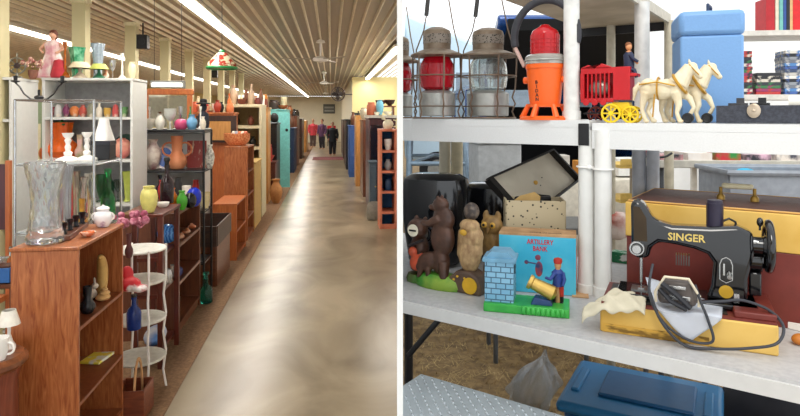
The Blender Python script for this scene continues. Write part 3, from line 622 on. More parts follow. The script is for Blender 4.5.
for i, (u, z, c) in enumerate(((-1.35,1.301,'202020'),(-1.15,1.301,'7a4030'),(-1.3,1.001,'302828'),(-1.12,1.001,'181818'),(-1.25,.701,'141420'))):
    g = G(mat(c, .4)); g.lathe(prof('vase', .05, .14), seg=12); tag(g.done('ornament', None, UV(u, 8.85, z)), ['black ornament on the cream cabinet top shelf','brown ornament on the cream cabinet top shelf','dark ornament left on the cream cabinet second shelf','black ornament right on the cream cabinet second shelf','black box-like ornament on the cream cabinet third shelf'][i], 'ornament')
cab('cabinet', 'low yellow wooden cabinet with cream frame along the aisle', 'cabinet', -1.22, -.96, 7.75, 8.45, .83, mat('c0a060', .5), TANW, 1)
V('round_basket', 'round tan wicker basket on the yellow cabinet by the aisle', 'basket', 276, .01, 13, 24, 'vase', mat('b07a48', .8), y=9.8)
far = [
 ('tall_cabinet','tall tan wooden cabinet past the cream cabinet','cabinet',-1.55,-1.02,9.95,10.4,1.55,TANW,2),
 ('shelf_rack','black shelf rack with dark goods along the aisle','shelf',-1.4,-.97,11.0,11.7,1.28,BLK,1),
 ('low_cabinet','low dark red cabinet before the black shelf rack','cabinet',-1.3,-.95,10.45,10.9,.62,REDW,1),
 ('wardrobe','tall turquoise painted wardrobe along the left row','wardrobe',-1.5,-.98,13.5,14.6,1.55,mat('6fb8b4', .5),2),
 ('low_cabinet','navy blue cabinet past the turquoise wardrobe','cabinet',-1.4,-.92,15.2,16.4,1.1,mat('24304e', .5),1),
 ('tall_cabinet','brown cabinet far down the left row','cabinet',-1.6,-.95,17.2,18.4,1.4,BRN,2),
 ('tall_cabinet','dark cabinet before the back of the left row','cabinet',-1.6,-.95,20,21.5,1.3,DARK,2),
 ('low_cabinet','pale wooden cabinet near the back wall on the left','cabinet',-1.6,-.95,23.5,25,1.2,TANW,2),
 ('tall_cabinet','black cabinet right of the wide orange hutch, set back','cabinet',-2.6,-1.7,10.0,10.6,1.5,BRN,2),
 ('tall_cabinet','dark brown wardrobe behind the yellow wall side','wardrobe',-3.8,-2.9,9.0,9.6,1.5,ORW,2),
 ('tall_cabinet','brown bookcase against the left wall behind the posts','bookcase',-4.2,-3.4,7.4,7.8,1.35,BRN,2),
]
for f in far: cab(f[0], f[1], f[2], f[3], f[4], f[5], f[6], f[7], f[8], None, f[9])
# goods on top of the far row
tops = [(-1.8,8.1,1.485,'c05a3a','jar',.07,.14,'orange jar left on top of the orange hutch'),(-1.65,8.1,1.485,'d8b090','bowl',.09,.08,'tan bowl on top of the orange hutch'),(-1.48,8.1,1.485,'a04030','vase',.05,.16,'red vase on top of the orange hutch'),(-1.32,8.1,1.485,'c87848','jar',.05,.12,'orange-brown jar right on top of the orange hutch'),
 (-1.4,8.9,1.58,'b89a80','vase',.06,.3,'tall tan vase on top of the cream cabinet'),(-1.28,8.9,1.58,'6a3020','bowl',.08,.1,'brown bowl on top of the cream cabinet'),(-1.15,8.9,1.58,'a89078','bottle',.05,.32,'tall beige bottle on top of the cream cabinet'),(-1.05,8.9,1.58,'5a2018','jar',.05,.12,'maroon jar at the right of the cream cabinet top'),
 (-1.4,10.2,1.576,'4a2a1c','jar',.08,.14,'dark brown pot left on the tan cabinet'),(-1.25,10.2,1.576,'d0b8a8','ball',.06,.12,'pale round pot on the tan cabinet'),(-1.1,10.2,1.576,'7a3a24','jar',.06,.14,'red-brown pot right on the tan cabinet'),
 (-1.3,14.0,1.576,'302018','jar',.12,.22,'dark hat box on the turquoise wardrobe'),(-1.1,14.0,1.576,'a04a20','bowl',.12,.1,'rust bowl on the turquoise wardrobe'),
 (-1.2,11.3,1.306,'c8b8a0','vase',.07,.2,'pale vase on the black shelf rack'),(-1.05,11.4,1.306,'181818','ball',.08,.18,'black round pot on the black shelf rack'),(-1.1,10.7,.645,'b03a24','bowl',.12,.1,'red-orange bowl on the low dark red cabinet'),
 (-1.2,15.8,1.126,'b04a50','jar',.1,.3,'red pot on the navy cabinet'),(-1.2,17.8,1.426,'805030','vase',.1,.3,'brown vase on the far brown cabinet'),(-1.2,20.5,1.326,'302820','jar',.14,.3,'dark pot on the far dark cabinet')]
for (u, v, z, c, pr, r_, h_, lb) in tops:
    g = G(mat(c, .45)); g.lathe(prof(pr, r_, h_), seg=16); tag(g.done({'jar':'jar','bowl':'bowl','vase':'vase','bottle':'bottle','ball':'round_pot'}[pr], None, UV(u, v, z)), lb, {'jar':'jar','bowl':'bowl','vase':'vase','bottle':'bottle','ball':'pot'}[pr])
# white letters on the tan cabinet
for i, uu in enumerate((-1.42, -1.16)):
    t = T('letter_sign', ['white framed sign left on the black frame past the tan cabinet', 'white framed sign right on the black frame past the tan cabinet'][i], 'sign', UV(uu, 11.35 if 0 else 10.02, 1.576), TH, 'pair of white framed signs')
    g = G(WHB); g.box((0,0,.1),(.16,.03,.2)); g.done('board', t, bevel=.004); g = G(BLK); g.ell((0,-.016,.11),(.045,.006,.05),10); g.done('motif', t)
# teal door leaning
t = T('door_panel', 'turquoise door leaning beside the black shelf rack', 'door panel', UV(-.93, 12.2), TH)
g = G(mat('74c0bc', .5)); g.box((0,0,.75),(.22,.04,1.5)); g.done('slab', t, bevel=.004); g = G(BLK); g.ell((.05,-.03,1.15),.03); g.done('knob', t)
# dark clothes rack beside it
t = T('clothes_rack', 'dark garments hanging on a rack in the left row', 'clothes rack', UV(-1.2, 12.6), TH)
g = G(BLK); g.cyl((-.25,0,0),(-.25,0,1.3),.015); g.cyl((.2,0,0),(.2,0,1.3),.015); g.cyl((-.25,0,1.3),(.2,0,1.3),.012); g.done('frame', t)
for i in range(4): g = G(mat(['20242e','3a2028','141418','2c3040'][i], .9)); g.ell((-.17+.1*i,0,.88),(.055,.16,.38),10); g.done('garment', t)

# ---- back area: red bench, people, rugs, sign
def person(name, label, p, H, top, legs, hair, rz=0):
    t = T(name, label, 'person', p, rz); s = H
    g = G(mat('b98a70', .6))
    g.ell((0,0,.93*s),(.045*s,.055*s,.068*s)); g.cyl((0,0,.82*s),(0,0,.9*s),.03*s)
    g.ell((0,0,.72*s),(.1*s,.06*s,.11*s)); g.ell((0,0,.56*s),(.09*s,.06*s,.09*s)); g.cyl((0,0,.55*s),(0,0,.75*s),.065*s,.065*s)
    for q in (-1, 1):
        g.tube([(q*.12*s,0,.79*s),(q*.15*s,.02*s,.62*s),(q*.13*s,-.06*s,.48*s)], [.035*s,.03*s,.02*s], 8); g.ell((q*.13*s,-.07*s,.45*s),(.018*s,.022*s,.035*s))
        g.tube([(q*.05*s,0,.53*s),(q*.055*s,-.01*s,.28*s),(q*.055*s,.02*s,.05*s)], [.065*s,.045*s,.03*s], 8); g.ell((q*.055*s,-.03*s,.02*s),(.028*s,.065*s,.02*s))
    g.done('body', t, remesh=s*.014)
    g = G(top); g.lathe([(.118*s,.42*s),(.12*s,.5*s),(.1*s,.62*s),(.125*s,.76*s),(.07*s,.82*s),(.04*s,.83*s)], seg=18, sy=.82)
    for q in (-1, 1): g.tube([(q*.11*s,0,.79*s),(q*.15*s,.02*s,.62*s),(q*.135*s,-.05*s,.5*s)], [.045*s,.04*s,.03*s], 8)
    g.done('jacket', t)
    g = G(legs)
    for q in (-1, 1): g.tube([(q*.05*s,0,.54*s),(q*.055*s,-.01*s,.28*s),(q*.055*s,.02*s,.04*s)], [.075*s,.055*s,.04*s], 8)
    g.done('trousers', t)
    g = G(hair); g.ell((0,.015*s,.95*s),(.052*s,.055*s,.058*s)); g.done('hair', t)
    return t
person('person', 'person in a dusty red coat standing at the far end of the aisle', at(313, 0, y=27), 1.28, mat('c0404c', .8), mat('5a4a48', .8), mat('caa88a', .6), .3)
person('person', 'person in dark clothes with a purple bag at the far end of the aisle', at(322, 0, y=25.5), 1.28, mat('5a3a5c', .8), mat('2c2c36', .8), mat('3a2418', .6), -.4)
person('person', 'person in a dark jacket by the right-hand goods at the far end', at(332.5, 0, y=21.5), 1.2, mat('282c30', .8), mat('24262c', .8), mat('6a5a48', .6), .2)
t = T('chair', 'small red seated chair at the far end of the aisle', 'chair', at(331.5, 0, y=28), TH)
g = G(mat('b02830', .7)); g.box((0,0,.42),(.4,.4,.1)); g.done('seat', t, bevel=.02); g = G(mat('b02830', .7)); g.box((0,.18,.7),(.4,.06,.5)); g.done('backrest', t, bevel=.02)
for q in (-1,1):
    for r_ in (-1,1): g = G(BLK); g.box((q*.17,r_*.17,.185),(.03,.03,.37)); g.done('leg', t)
g = G(mix2('8a4a4c', '6a3a3a', 20, .95)); g.box((0,0,.004),(1.0,1.4,.008)); tag(g.done('rug', None, at(328, .001, y=20.0), TH), 'small dusty red rug lying on the aisle floor far back', 'rug')
# right back: hanging sign, gong/fan drum
t = T('hanging_sign', 'dark framed sign on the back wall above the aisle', 'sign', UV(-.1, 32.31, 1.78), TH)
g = G(mat('5a5c5a', .6)); g.box((0,0,0),(.62,.05,.5)); g.done('board', t); g = G(mat('9a9c98', .6)); g.box((0,-.03,.07),(.5,.01,.1)); g.box((0,-.03,-.1),(.5,.01,.1)); g.done('lettering', t)
t = T('wall_fan', 'large round dark wall fan on an arm from the yellow wall', 'fan', at(338, zpy(94, 14.5), y=14.5), TH)
rr = Euler((PI/2,0,.3)).to_matrix()
g = G(mat('3a2c26', .5)); g.ring((0,0,0), .165, .014, 28, 6, rr)
for q in (.05, .09, .13): g.ring((0,0,0), q, .004, 24, 5, rr)
for i in range(12): a = i*PI/6; g.cyl((0,0,0), rr @ Vector((.165*math.cos(a),.165*math.sin(a),0)), .004, seg=5)
g.done('grille', t)
g = G(mat('2c2420', .6));
for i in range(4):
    a = i*PI/2; g.ell(rr @ Vector((.08*math.cos(a),.08*math.sin(a),-.02)), (.075,.05,.006), 10, rr @ Matrix.Rotation(a, 3, 'Z'))
g.ell((0,.01,0),.03); g.done('blades', t)
g = G(BLK); g.cyl((0,.02,0),(.35,.25,0),.012); g.done('arm', t)
# ceiling fans with downrods
for i, (px, y, lb) in enumerate(((320.5, 7.8, 'white ceiling fan with long rod, nearest over the aisle'), (324, 13.5, 'white ceiling fan farther down the aisle'), (326, 20, 'white ceiling fan farthest down the aisle'))):
    p = at(px, CEIL-.001, y=y); t = T('ceiling_fan', lb, 'fan', p, TH, 'ceiling fans over the aisle')
    s = 1
    g = G(WHB); g.lathe([(.06,-.04),(.05,-.01),(.02,0)]); g.cyl((0,0,-.05),(0,0,-.22),.012); g.done('rod', t)
    g = G(WHB); g.lathe([(.0,-.3),(.09,-.28),(.11,-.25),(.05,-.22),(0,-.21)]); g.done('motor', t)
    for j in range(3): a = j*2*PI/3+1.2; g = G(mat('a09888', .4)); g.box((.3*math.cos(a),.3*math.sin(a),-.255),(.4,.07,.008), rz=a); g.done('blade', t)

# ---- hanging things on the left
t = T('hanging_lamp', 'stained glass hanging lamp in green, red and white below the ceiling', 'lamp', at(222, zpy(68, 5.2), y=5.2), TH)
g = G(mix2('e0d8b8', 'b03a2c', 20, .25, (1,1,1), 0, .5, .56)); g.lathe([(.125,0),(.12,.04),(.05,.12),(.03,.135),(.025,.13),(.1,.045)], seg=16); g.done('lamp_shade', t)
g = G(mat('2a8a4c', .3)); g.ring((0,0,.0), .125, .012, 24, 6); g.ell((0,0,.14),(.03,.03,.02)); g.done('trim', t)
g = G(BLK); g.cyl((0,0,.13),(0,0,CEIL-zpy(68, 5.2)),.003); g.done('chain', t)
for i, px in enumerate((213, 237)):
    V('silk_ornament', ['coral hanging ornament left of the stained glass lamp', 'red hanging ornament right of the stained glass lamp'][i], 'ornament', px, zpy(69, 5.2), 6, 7, 'ball', mat(['d8a088','b0404a'][i], .5), y=5.2) if 0 else None
t = T('hanging_light', 'short white shop light hanging before the left posts', 'light', at(168, zpy(88, 5.0), y=5.0), TH)
g = G(mat('8a8c88', .5)); g.box((0,0,.03),(.27,.06,.06)); g.done('housing', t, bevel=.004); g = G(mat('fff8ea', .5, 0, 0, 0, 5, emit=3)); g.box((0,-.032,.025),(.24,.006,.03)); g.done('tube', t)
for q in (-1,1): g = G(BLK); g.cyl((q*.11,0,.06),(q*.11,0,CEIL-zpy(88, 5.0)),.002); g.done('wire', t)
for (px, py, y, s, lb) in ((143, 42, 6.4, 1, 'black speaker mounted by the second cream post'), (215, 74, 10.5, .85, 'black speaker mounted farther along the ceiling')):
    t = T('speaker', lb, 'speaker', at(px, zpy(py, y), y=y), TH, 'black ceiling speakers')
    g = G(BLK); g.box((0,0,0),(.11*s,.1,.15*s)); g.done('cabinet', t, bevel=.004); g = G(mat('2c2c30', .7)); g.cyl((0,-.05,0),(0,-.056,0),.035*s); g.done('cone', t)
    zt = CEIL-zpy(py, y); g = G(BLK); g.cyl((0,0,.07*s),(0,0,zt),.008); g.done('bracket', t)
t = T('mannequin_bust', 'dark bust with black hat standing on the white unit behind the rack', 'bust', UV(-1.27, 6.2, 1.319), TH)
g = G(mat('1c2230', .7)); g.lathe([(.05,0),(.06,.05),(.05,.14),(.02,.17)],seg=14); g.ell((0,0,.21),(.035,.04,.045)); g.done('bust', t); g = G(BLK); g.lathe([(.07,.24),(.07,.25),(.04,.255),(.035,.29),(0,.295)]); g.done('hat', t)
# framed prints and clutter before the yellow wall
for i, (u, v, z, w2, h2, c, lb) in enumerate(((-2.6,6.9,0,.35,1.5,'6a3a2a','tall brown panel left of the white unit mirror'),(-3.1,6.6,0,.4,1.6,'7a8a6a','tall grey-green screen behind the cream posts'),(-2.35,6.2,0,.2,1.55,'8a3a34','narrow dark red panel behind the black rack'))):
    t = T('room_divider', lb, 'panel', UV(u, v, z), TH); g = G(mat(c, .6)); g.box((0,0,h2/2),(w2,.03,h2)); g.done('board', t); g = G(CREAM); g.box((0,-.018,h2*.6),(w2*.6,.006,h2*.5)); g.done('inset', t)

# ---- right side of the aisle
sal = mat('d07a5c', .5, var=.06)
t = unit('shelf_unit', 'salmon-orange painted shelf with blue back at the right, beside the dividing wall', 'shelf', .615, .835, 7.6, 7.95, 1.24, [1.0, .74, .48, .22], 'f', sal, mat('1f5f96', .6), sal, .03)
t = T('pitcher', 'white pitcher with cream flowers on the salmon shelf', 'pitcher', UV(.735, 7.75, 1.26), TH)
g = G(mat('e6e0c6', .35)); g.lathe(prof('urn', .07, .13)); g.done('body', t); g = G(mat('e6e0c6', .35)); g.prism([(-.08,.13),(-.03,.13),(-.05,.17),(-.1,.2)], -.02, .02); g.done('spout', t); g = G(mat('e6e0c6', .35)); g.ring((.07,0,.08),.045,.009,12,6,Euler((PI/2,0,0)).to_matrix(),a0=-1.6,a1=1.6); g.done('handle', t)
for i, (z, c, lb) in enumerate(((1.001,'e8e8e4','white pot on the salmon shelf top level'),(.741,'9aa0a4','grey pot on the salmon shelf second level'),(.481,'12385c','dark blue pot on the salmon shelf third level'))):
    g = G(mat(c, .35)); g.lathe(prof(['cup','vase','jar'][i], .05, .14)); tag(g.done('pot', None, UV(.73, 7.7, z)), lb, 'pot')
t = cab('hutch', 'dark maroon hutch with dark glass doors at the right of the aisle', 'cabinet', .58, .98, 9.1, 10.1, 1.38, MAR, mat('1a1216', .15), 2)
g = G(mat('c0beb4', .6)); g.box((0,0,.02),(.46,1.1,.04)); tag(g.done('board', None, UV(.79, 9.6, 1.406), TH), 'pale board lying on the dark maroon hutch', 'board')
t = T('wall_shelf', 'dark shelf with hats above the maroon hutch', 'shelf', UV(.86, 9.7, 1.447), TH); g = G(BRN); g.box((0,0,.14),(.34,.3,.02)); g.done('board', t)
for q in (-1,1): g = G(BRN); g.box((q*.14,0,.065),(.02,.26,.13)); g.done('bracket', t)
items = [(.62,9.3,1.447,'a85a3c','jar',.07,.2,'basket','reddish brown basket on the maroon hutch'),(.75,9.25,1.447,'6aa8c0','urn',.06,.24,'vase','pale blue porcelain vase on the maroon hutch'),(.8,9.72,1.598,'4a2c22','bowl',.09,.09,'hat','dark brown hat left on the shelf above the hutch'),(.95,9.72,1.598,'3a2a24','bowl',.09,.1,'hat','dark brown hat right on the shelf above the hutch'),(.7,9.2,1.447,'e0dac8','cup',.04,.05,'bowl','small white bowl on the maroon hutch'),(.87,9.25,1.447,'e4decc','bowl',.07,.06,'dish','white dish on the maroon hutch')]
for (u, v, z, c, pr, r_, h_, n_, lb) in items: g = G(mat(c, .5)); g.lathe(prof(pr, r_, h_)); tag(g.done(n_, None, UV(u, v, z)), lb, n_)
for f in (('tall_cabinet','tan wooden door cabinet at the right past the hutch','cabinet',.5,.95,12.2,12.9,1.42,TANW,1),('tall_cabinet','deep blue cabinet at the right past the tan one','cabinet',.42,.9,14.0,15.0,1.18,mat('2b4c86', .6),1),('low_cabinet','grey-blue low cabinet before the maroon hutch','cabinet',.56,.66,8.7,9.0,.75,mat('4a5a66', .5),1),('low_cabinet','black shelf of goods far down the right side','shelf',.4,.52,16,19,1.3,BLK,1),('low_cabinet','dark clothes cabinet farthest down the right side','cabinet',.4,.52,20,24,1.25,DARK,1),('tall_cabinet','dark brown cabinet between the hutch and the tan cabinet','cabinet',.56,1.0,10.6,11.6,1.34,BRN,2)):
    cab(f[0], f[1], f[2], f[3], f[4], f[5], f[6], f[7], f[8], None, f[9])
for (u, v, z, c, pr, r_, h_, n_, lb) in ((.7,12.5,1.446,'7a2c20','jar',.1,.14,'pot','dark red pot on the tan right-hand cabinet'),(.6,11,1.366,'b0a890','urn',.07,.22,'vase','beige vase on the dark brown right-hand cabinet'),(.6,14.5,1.206,'282828','jar',.12,.3,'pot','black pot on the deep blue cabinet'),(.58,8.3,.005,'8a8478','jar',.09,.24,'bucket','grey bucket on the floor before the maroon hutch')):
    g = G(mat(c, .5)); g.lathe(prof(pr, r_, h_)); tag(g.done(n_, None, UV(u, v, z)), lb, n_)
# ---- more goods standing on shelves and cabinets, each one its own
ORD = ['first','second','third','fourth','fifth','sixth','seventh','eighth','ninth','tenth','eleventh','twelfth']
KN = {'vase':'vase','urn':'urn','bottle':'bottle','ball':'pot','bowl':'bowl','cup':'cup','jar':'jar','candle':'candlestick','tall':'tumbler','flare':'vase','goblet':'goblet','gourd':'figurine','bell':'bell'}
PAL = {'red':'b03030','white':'e8e4da','cream':'dccfa8','brown':'6a4028','black':'1c1c1e','green':'3c7a4c','blue':'2c58a0','amber':'b87828','pink':'d08c98','grey':'8c8e90','silver':'bcbcbc','orange':'d07038','teal':'4c9a98','purple':'6a3a6a','yellow':'d8c050'}
def row(support, u0, u1, v, z, seq, hs=(.1,.2), r=.035, dv=0, along='u'):
    n = len(seq.split())
    for i, w_ in enumerate(seq.split()):
        c, pr = w_.split(':'); f = (i+.5)/n; u = u0+(u1-u0)*f; vv = v+dv*f
        h = R.uniform(*hs); m = mat(PAL[c], .12 if pr in ('bottle','goblet','tall','flare') else .4, .7 if c == 'silver' else 0, .5 if pr in ('goblet','tall') else 0)
        g = G(m); g.lathe(prof(pr, r*R.uniform(.8, 1.1), h), seg=14)
        tag(g.done(KN[pr], None, UV(u, vv, z), R.uniform(0, 3)), '%s %s, %s from the left on %s' % (c, KN[pr], ORD[i], support), KN[pr], 'goods on '+support)
row('the upper shelf behind the black rack', -1.95, -1.27, 6.12, .921, 'cream:cup green:bottle red:vase white:jar grey:urn blue:goblet brown:jar white:vase', (.1,.24))
row('the lower shelf behind the black rack', -1.95, -1.27, 6.12, .601, 'grey:jar cream:bowl black:vase white:cup amber:bottle red:jar', (.1,.22))
row('the white unit beside the brown mirror', -1.98, -1.86, 6.1, 1.319, 'cream:vase black:bottle', (.14,.24), .03)
row('the black rack bottom level', -1.55, -1.05, 4.95, .301, 'white:jar brown:urn grey:vase green:jar cream:bowl', (.14,.24), .04)
row('the back of the black rack top', -1.58, -1.02, 5.06, 1.326, 'white:candle silver:candle brown:vase cream:bottle silver:goblet green:bottle white:candle', (.1,.2), .022)
row('the back of the chrome stand lower shelf', -1.44, -1.16, 3.3, .901, 'yellow:vase red:bottle white:candle green:goblet', (.18,.26), .026)
row('the bottom shelf of the chrome stand', -1.44, -1.16, 3.2, .501, 'white:jar blue:bottle green:jar amber:bottle', (.14,.26), .032)
row('the third shelf of the left white unit', -2.3, -2.02, 4.15, 1.0905, 'black:jar silver:goblet brown:bottle', (.1,.18), .03)
row('the top shelf of the left white unit', -2.35, -2.08, 4.12, 1.4245, 'white:cup teal:jar silver:goblet', (.08,.16), .03)
row('the tall white unit\'s right end', -1.62, -1.42, 4.6, 1.709, 'silver:goblet white:candle cream:urn', (.12,.2), .026)
row('the far end of the dark console', -1.28, -1.04, 4.62, .818, 'red:vase amber:bottle black:jar white:cup', (.1,.17), .03)
row('the wide hutch beside the tan panel', -1.9, -1.3, 8.22, 1.485, 'brown:bottle cream:vase red:jar white:bowl black:vase orange:bottle', (.1,.3), .035)
row('the cream cabinet behind the tall vases', -1.5, -1.0, 9.1, 1.579, 'red:vase brown:candle cream:bottle brown:jar red:bowl amber:candle brown:vase', (.1,.26), .035)
row('the tan wooden cabinet past the cream one', -1.52, -1.05, 10.3, 1.575, 'brown:bottle red:jar black:vase brown:candle amber:jar', (.1,.24), .04)
row('the turquoise wardrobe', -1.45, -1.02, 14.3, 1.575, 'brown:jar black:vase cream:bowl', (.16,.3), .07)
row('the navy blue cabinet far back', -1.36, -.96, 16.0, 1.125, 'red:vase cream:bottle brown:jar', (.2,.4), .07)
row('the far brown cabinet', -1.55, -1.0, 18.2, 1.425, 'brown:jar red:vase black:bottle', (.2,.4), .09)
row('the dark red low cabinet', -1.26, -1.0, 10.6, .645, 'black:vase red:jar', (.2,.35), .05)
row('the dark maroon hutch board', .62, .93, 9.85, 1.447, 'white:cup brown:vase silver:bowl', (.08,.12), .04) if 0 else None
row('the dark brown right-hand cabinet', .6, .95, 11.3, 1.365, 'red:vase brown:jar cream:bottle black:jar', (.1,.26), .045)
row('the oak bookcase top behind the sugar bowl', -1.16, -1.02, 2.9, BT, 'silver:goblet white:tall', (.05,.08), .018)
row('the deep blue cabinet', .46, .84, 14.4, 1.205, 'brown:vase black:bottle red:jar', (.2,.4), .06)
# fan-leaf dried stalks and masks on the yellow side behind the rack
for i, (u, v, z, c, lb) in enumerate(((-2.02,5.75,1.45,'8a5a3a','carved brown mask hanging from the cream post beside the lit shop light'),(-2.02,7.05,1.5,'c8a060','gold wooden plaque hanging on the third cream post'))):
    g = G(mat(c, .6)); g.ell((0,0,0),(.07,.02,.12),14); g.ell((0,-.02,.0),(.015,.02,.035),8); g.use(BLK); g.ell((-.025,-.018,.03),(.012,.006,.008),8); g.ell((.025,-.018,.03),(.012,.006,.008),8); g.ell((0,-.018,-.05),(.02,.006,.006),8)
    tag(g.done('carved_mask', None, UV(-2.1, [5.35,7.95][i]-.062-.012, z), TH), lb, 'mask')

# ============================================================ the market stall (right of the dividing wall)
RZ = -math.atan2(.572, .82); O1 = Vector((.0094, 1.87, 0)); RV = Vector((.82, -.572, 0)); NV = Vector((.572, .82, 0))
def TF(s, d, z=0): return O1 + RV*s + NV*d + Vector((0, 0, z))
def low(px, py, z=ZL):
    y = (EYE-z)*F/(py-HZ); return Vector(((px-400)/F*y, y, z))
def onup(px, d, z=ZU):
    q = (px-400)/F; a = O1+NV*d; y = (a.y+.6976*a.x)/(1+.6976*q); return Vector((q*y, y, z))
PL = mat('d9d9d8', .45, var=.03, bump=.05, sc=200); PLT = mix2('bcbab9', 'b2b0b0', 60, .5, bump=.03)
cutR = lambda o, rz: (.0075, o, rz, 1)
# lower table
LT = .85
t = T('folding_table', 'light grey plastic folding table carrying the sewing machine', 'table', O1.copy(), RZ)
def tl(g, name, **k): return g.done(name, t, cutx=(.0075, O1, RZ, 1), **k)
g = G(PLT); g.box((.5, LT/2, ZL-.022), (3.4, LT, .044)); tl(g, 'table_top')
g = G(mat('cfcdca', .5, var=.03)); g.box((.5, -.004, ZL-.026), (3.4, .008, .036)); tl(g, 'edge_trim')
g = G(BLK)
for s in (1.6,):
    for d in (.12, .7): g = G(BLK); g.cyl((s, d, 0), (s, d, ZL-.044), .013); g.done('leg', t)
I_ = (Matrix.Translation(O1) @ Matrix.Rotation(RZ, 4, 'Z')).inverted()
g = G(BLK); g.cyl(I_ @ Vector((.115,1.80,ZL-.046)), I_ @ Vector((.026,1.87,.70)), .009); g.done('brace', t)
for q in ((.03,1.95),(.03,2.45)):
    a_ = I_ @ Vector((*q, 0)); g = G(BLK); g.cyl(a_, a_+Vector((0,0,ZL-.046)), .012); g.done('leg', t)
# upper tables
for (s0, s1, zo, lb, nm, legs) in ((-1.2, .468, 0, 'white plastic table top raised above the left of the lower table, with lanterns', 'raised_table', ((.80,.93),)), (.476, 2.2, -.008, 'white plastic raised table carrying the toy horses and blue case', 'raised_table', ())):
    o = O1+NV*.36; t2 = T(nm, lb, 'table', o, RZ); D_ = .46; zt = ZU+zo
    off = -.0  # local s origin at the wall line
    g = G(PL); g.box(((s0+s1)/2, D_/2, zt-.012), (s1-s0, D_, .024)); g.done('table_top', t2, cutx=(.0075, o, RZ, 1), bevel=0)
    g = G(PL)
    g.box(((s0+s1)/2, .006, zt-.052), (s1-s0, .012, .058)); g.box(((s0+s1)/2, D_-.006, zt-.052), (s1-s0, .012, .058)); g.done('skirt', t2, cutx=(.0075, o, RZ, 1))
    if zo == 0: g = G(BLK); g.box((s1-.018, -.002, zt-.045), (.034, .006, .07)); g.done('corner_cap', t2, bevel=.002)
LEG = mat('e2e1dd', .4, var=.03)
def post(p, z0, z1, lb, r=.024, m=None, grp=None):
    g = G(m or LEG); g.cyl((0,0,z0),(0,0,z1), r, seg=18); g.lathe([(r+.004,z0),(r+.004,z0+.03),(r,z0+.031)], seg=18)
    return tag(g.done('post', None, (p[0], p[1], 0)), lb, 'post', grp)
ZB = ZU-.081
post((.598, 1.925), ZL, ZB+.05, 'round white post at the front left of the Singer, left of the touching pair', .025)
post((.638, 1.885), ZL, ZB+.05, 'round white post at the front left of the sewing machine, right of the touching pair', .026)
cream = mat('d9d2bd', .5, var=.04)
p1, p2 = onup(445, .785), onup(457, .785)
post(p1, ZL, ZB+.05, 'cream post behind the black shells, left of the pair', .026, cream)
post(p2, ZL, ZB+.05, 'cream post behind the black shells, right of the pair', .026, mat('cfc3a2', .6))
bl = mat('b4b9c2', .4)
p1, p2 = onup(639, .785), onup(653, .785)
post(p1, ZL, ZB+.05, 'blue-grey post behind the sewing machine head, left of the pair', .024, bl)
post(p2, ZL, ZB+.05, 'blue-grey post behind the sewing machine head, right of the pair', .022, bl)
g = G(WHB); g.ring((0,0,0), .03, .003, 20, 5); g.ell((.0,-.03,.0),(.008,.005,.008)); tag(g.done('cable_tie', None, (.598, 1.925, zpy(167, 1.91))), 'white cable tie round the left white post', 'cable tie')
g = G(WHB); g.ring((0,0,0), .031, .003, 20, 5); tag(g.done('cable_tie', None, (.638, 1.885, zpy(169, 1.88))), 'white cable tie round the right white post', 'cable tie')
p = onup(571.5, .43, ZU); post(p, ZU, 1.86, 'white post standing on the raised table right of the orange lantern', .026, mat('d6d5d0', .4))
p = onup(642, .76, ZU-.008); post(p, ZU-.008, 1.86, 'white post standing on the raised table left of the blue case', .026, mat('cfcdc8', .4))
# top board
t = T('overhead_shelf', 'beige overhead table with black edge, seen from below', 'table', O1+NV*.45+Vector((.0, 0, 1.861)), RZ)
o = t.location.copy()
def sb(g, name): return g.done(name, t)
UB = mix2('c2b49c', 'aa9c84', 5, .6)
g = G(UB); g.box((.33, .42, .014), (.38, .86, .028)); sb(g, 'board'); g = G(BLK); g.box((.33, .855, -.0), (.38, .012, .075)); sb(g, 'back_edge'); g = G(mat('bdb7a8', .5)); g.box((.525, .42, .01), (.012, .86, .04)); sb(g, 'side_edge')
for px in (611, 669):
    q = (px-400)/F; a = o+NV*.83; y = (a.y+.6976*a.x)/(1+.6976*q)
    L = Matrix.Rotation(-RZ, 3, 'Z') @ (Vector((q*y, y, 0))-Vector((o.x, o.y, 0)))
    g = G(mat('b9b09a', .5)); g.cyl((L.x, L.y, -1.861), (L.x, L.y, .0), .02); sb(g, 'leg')

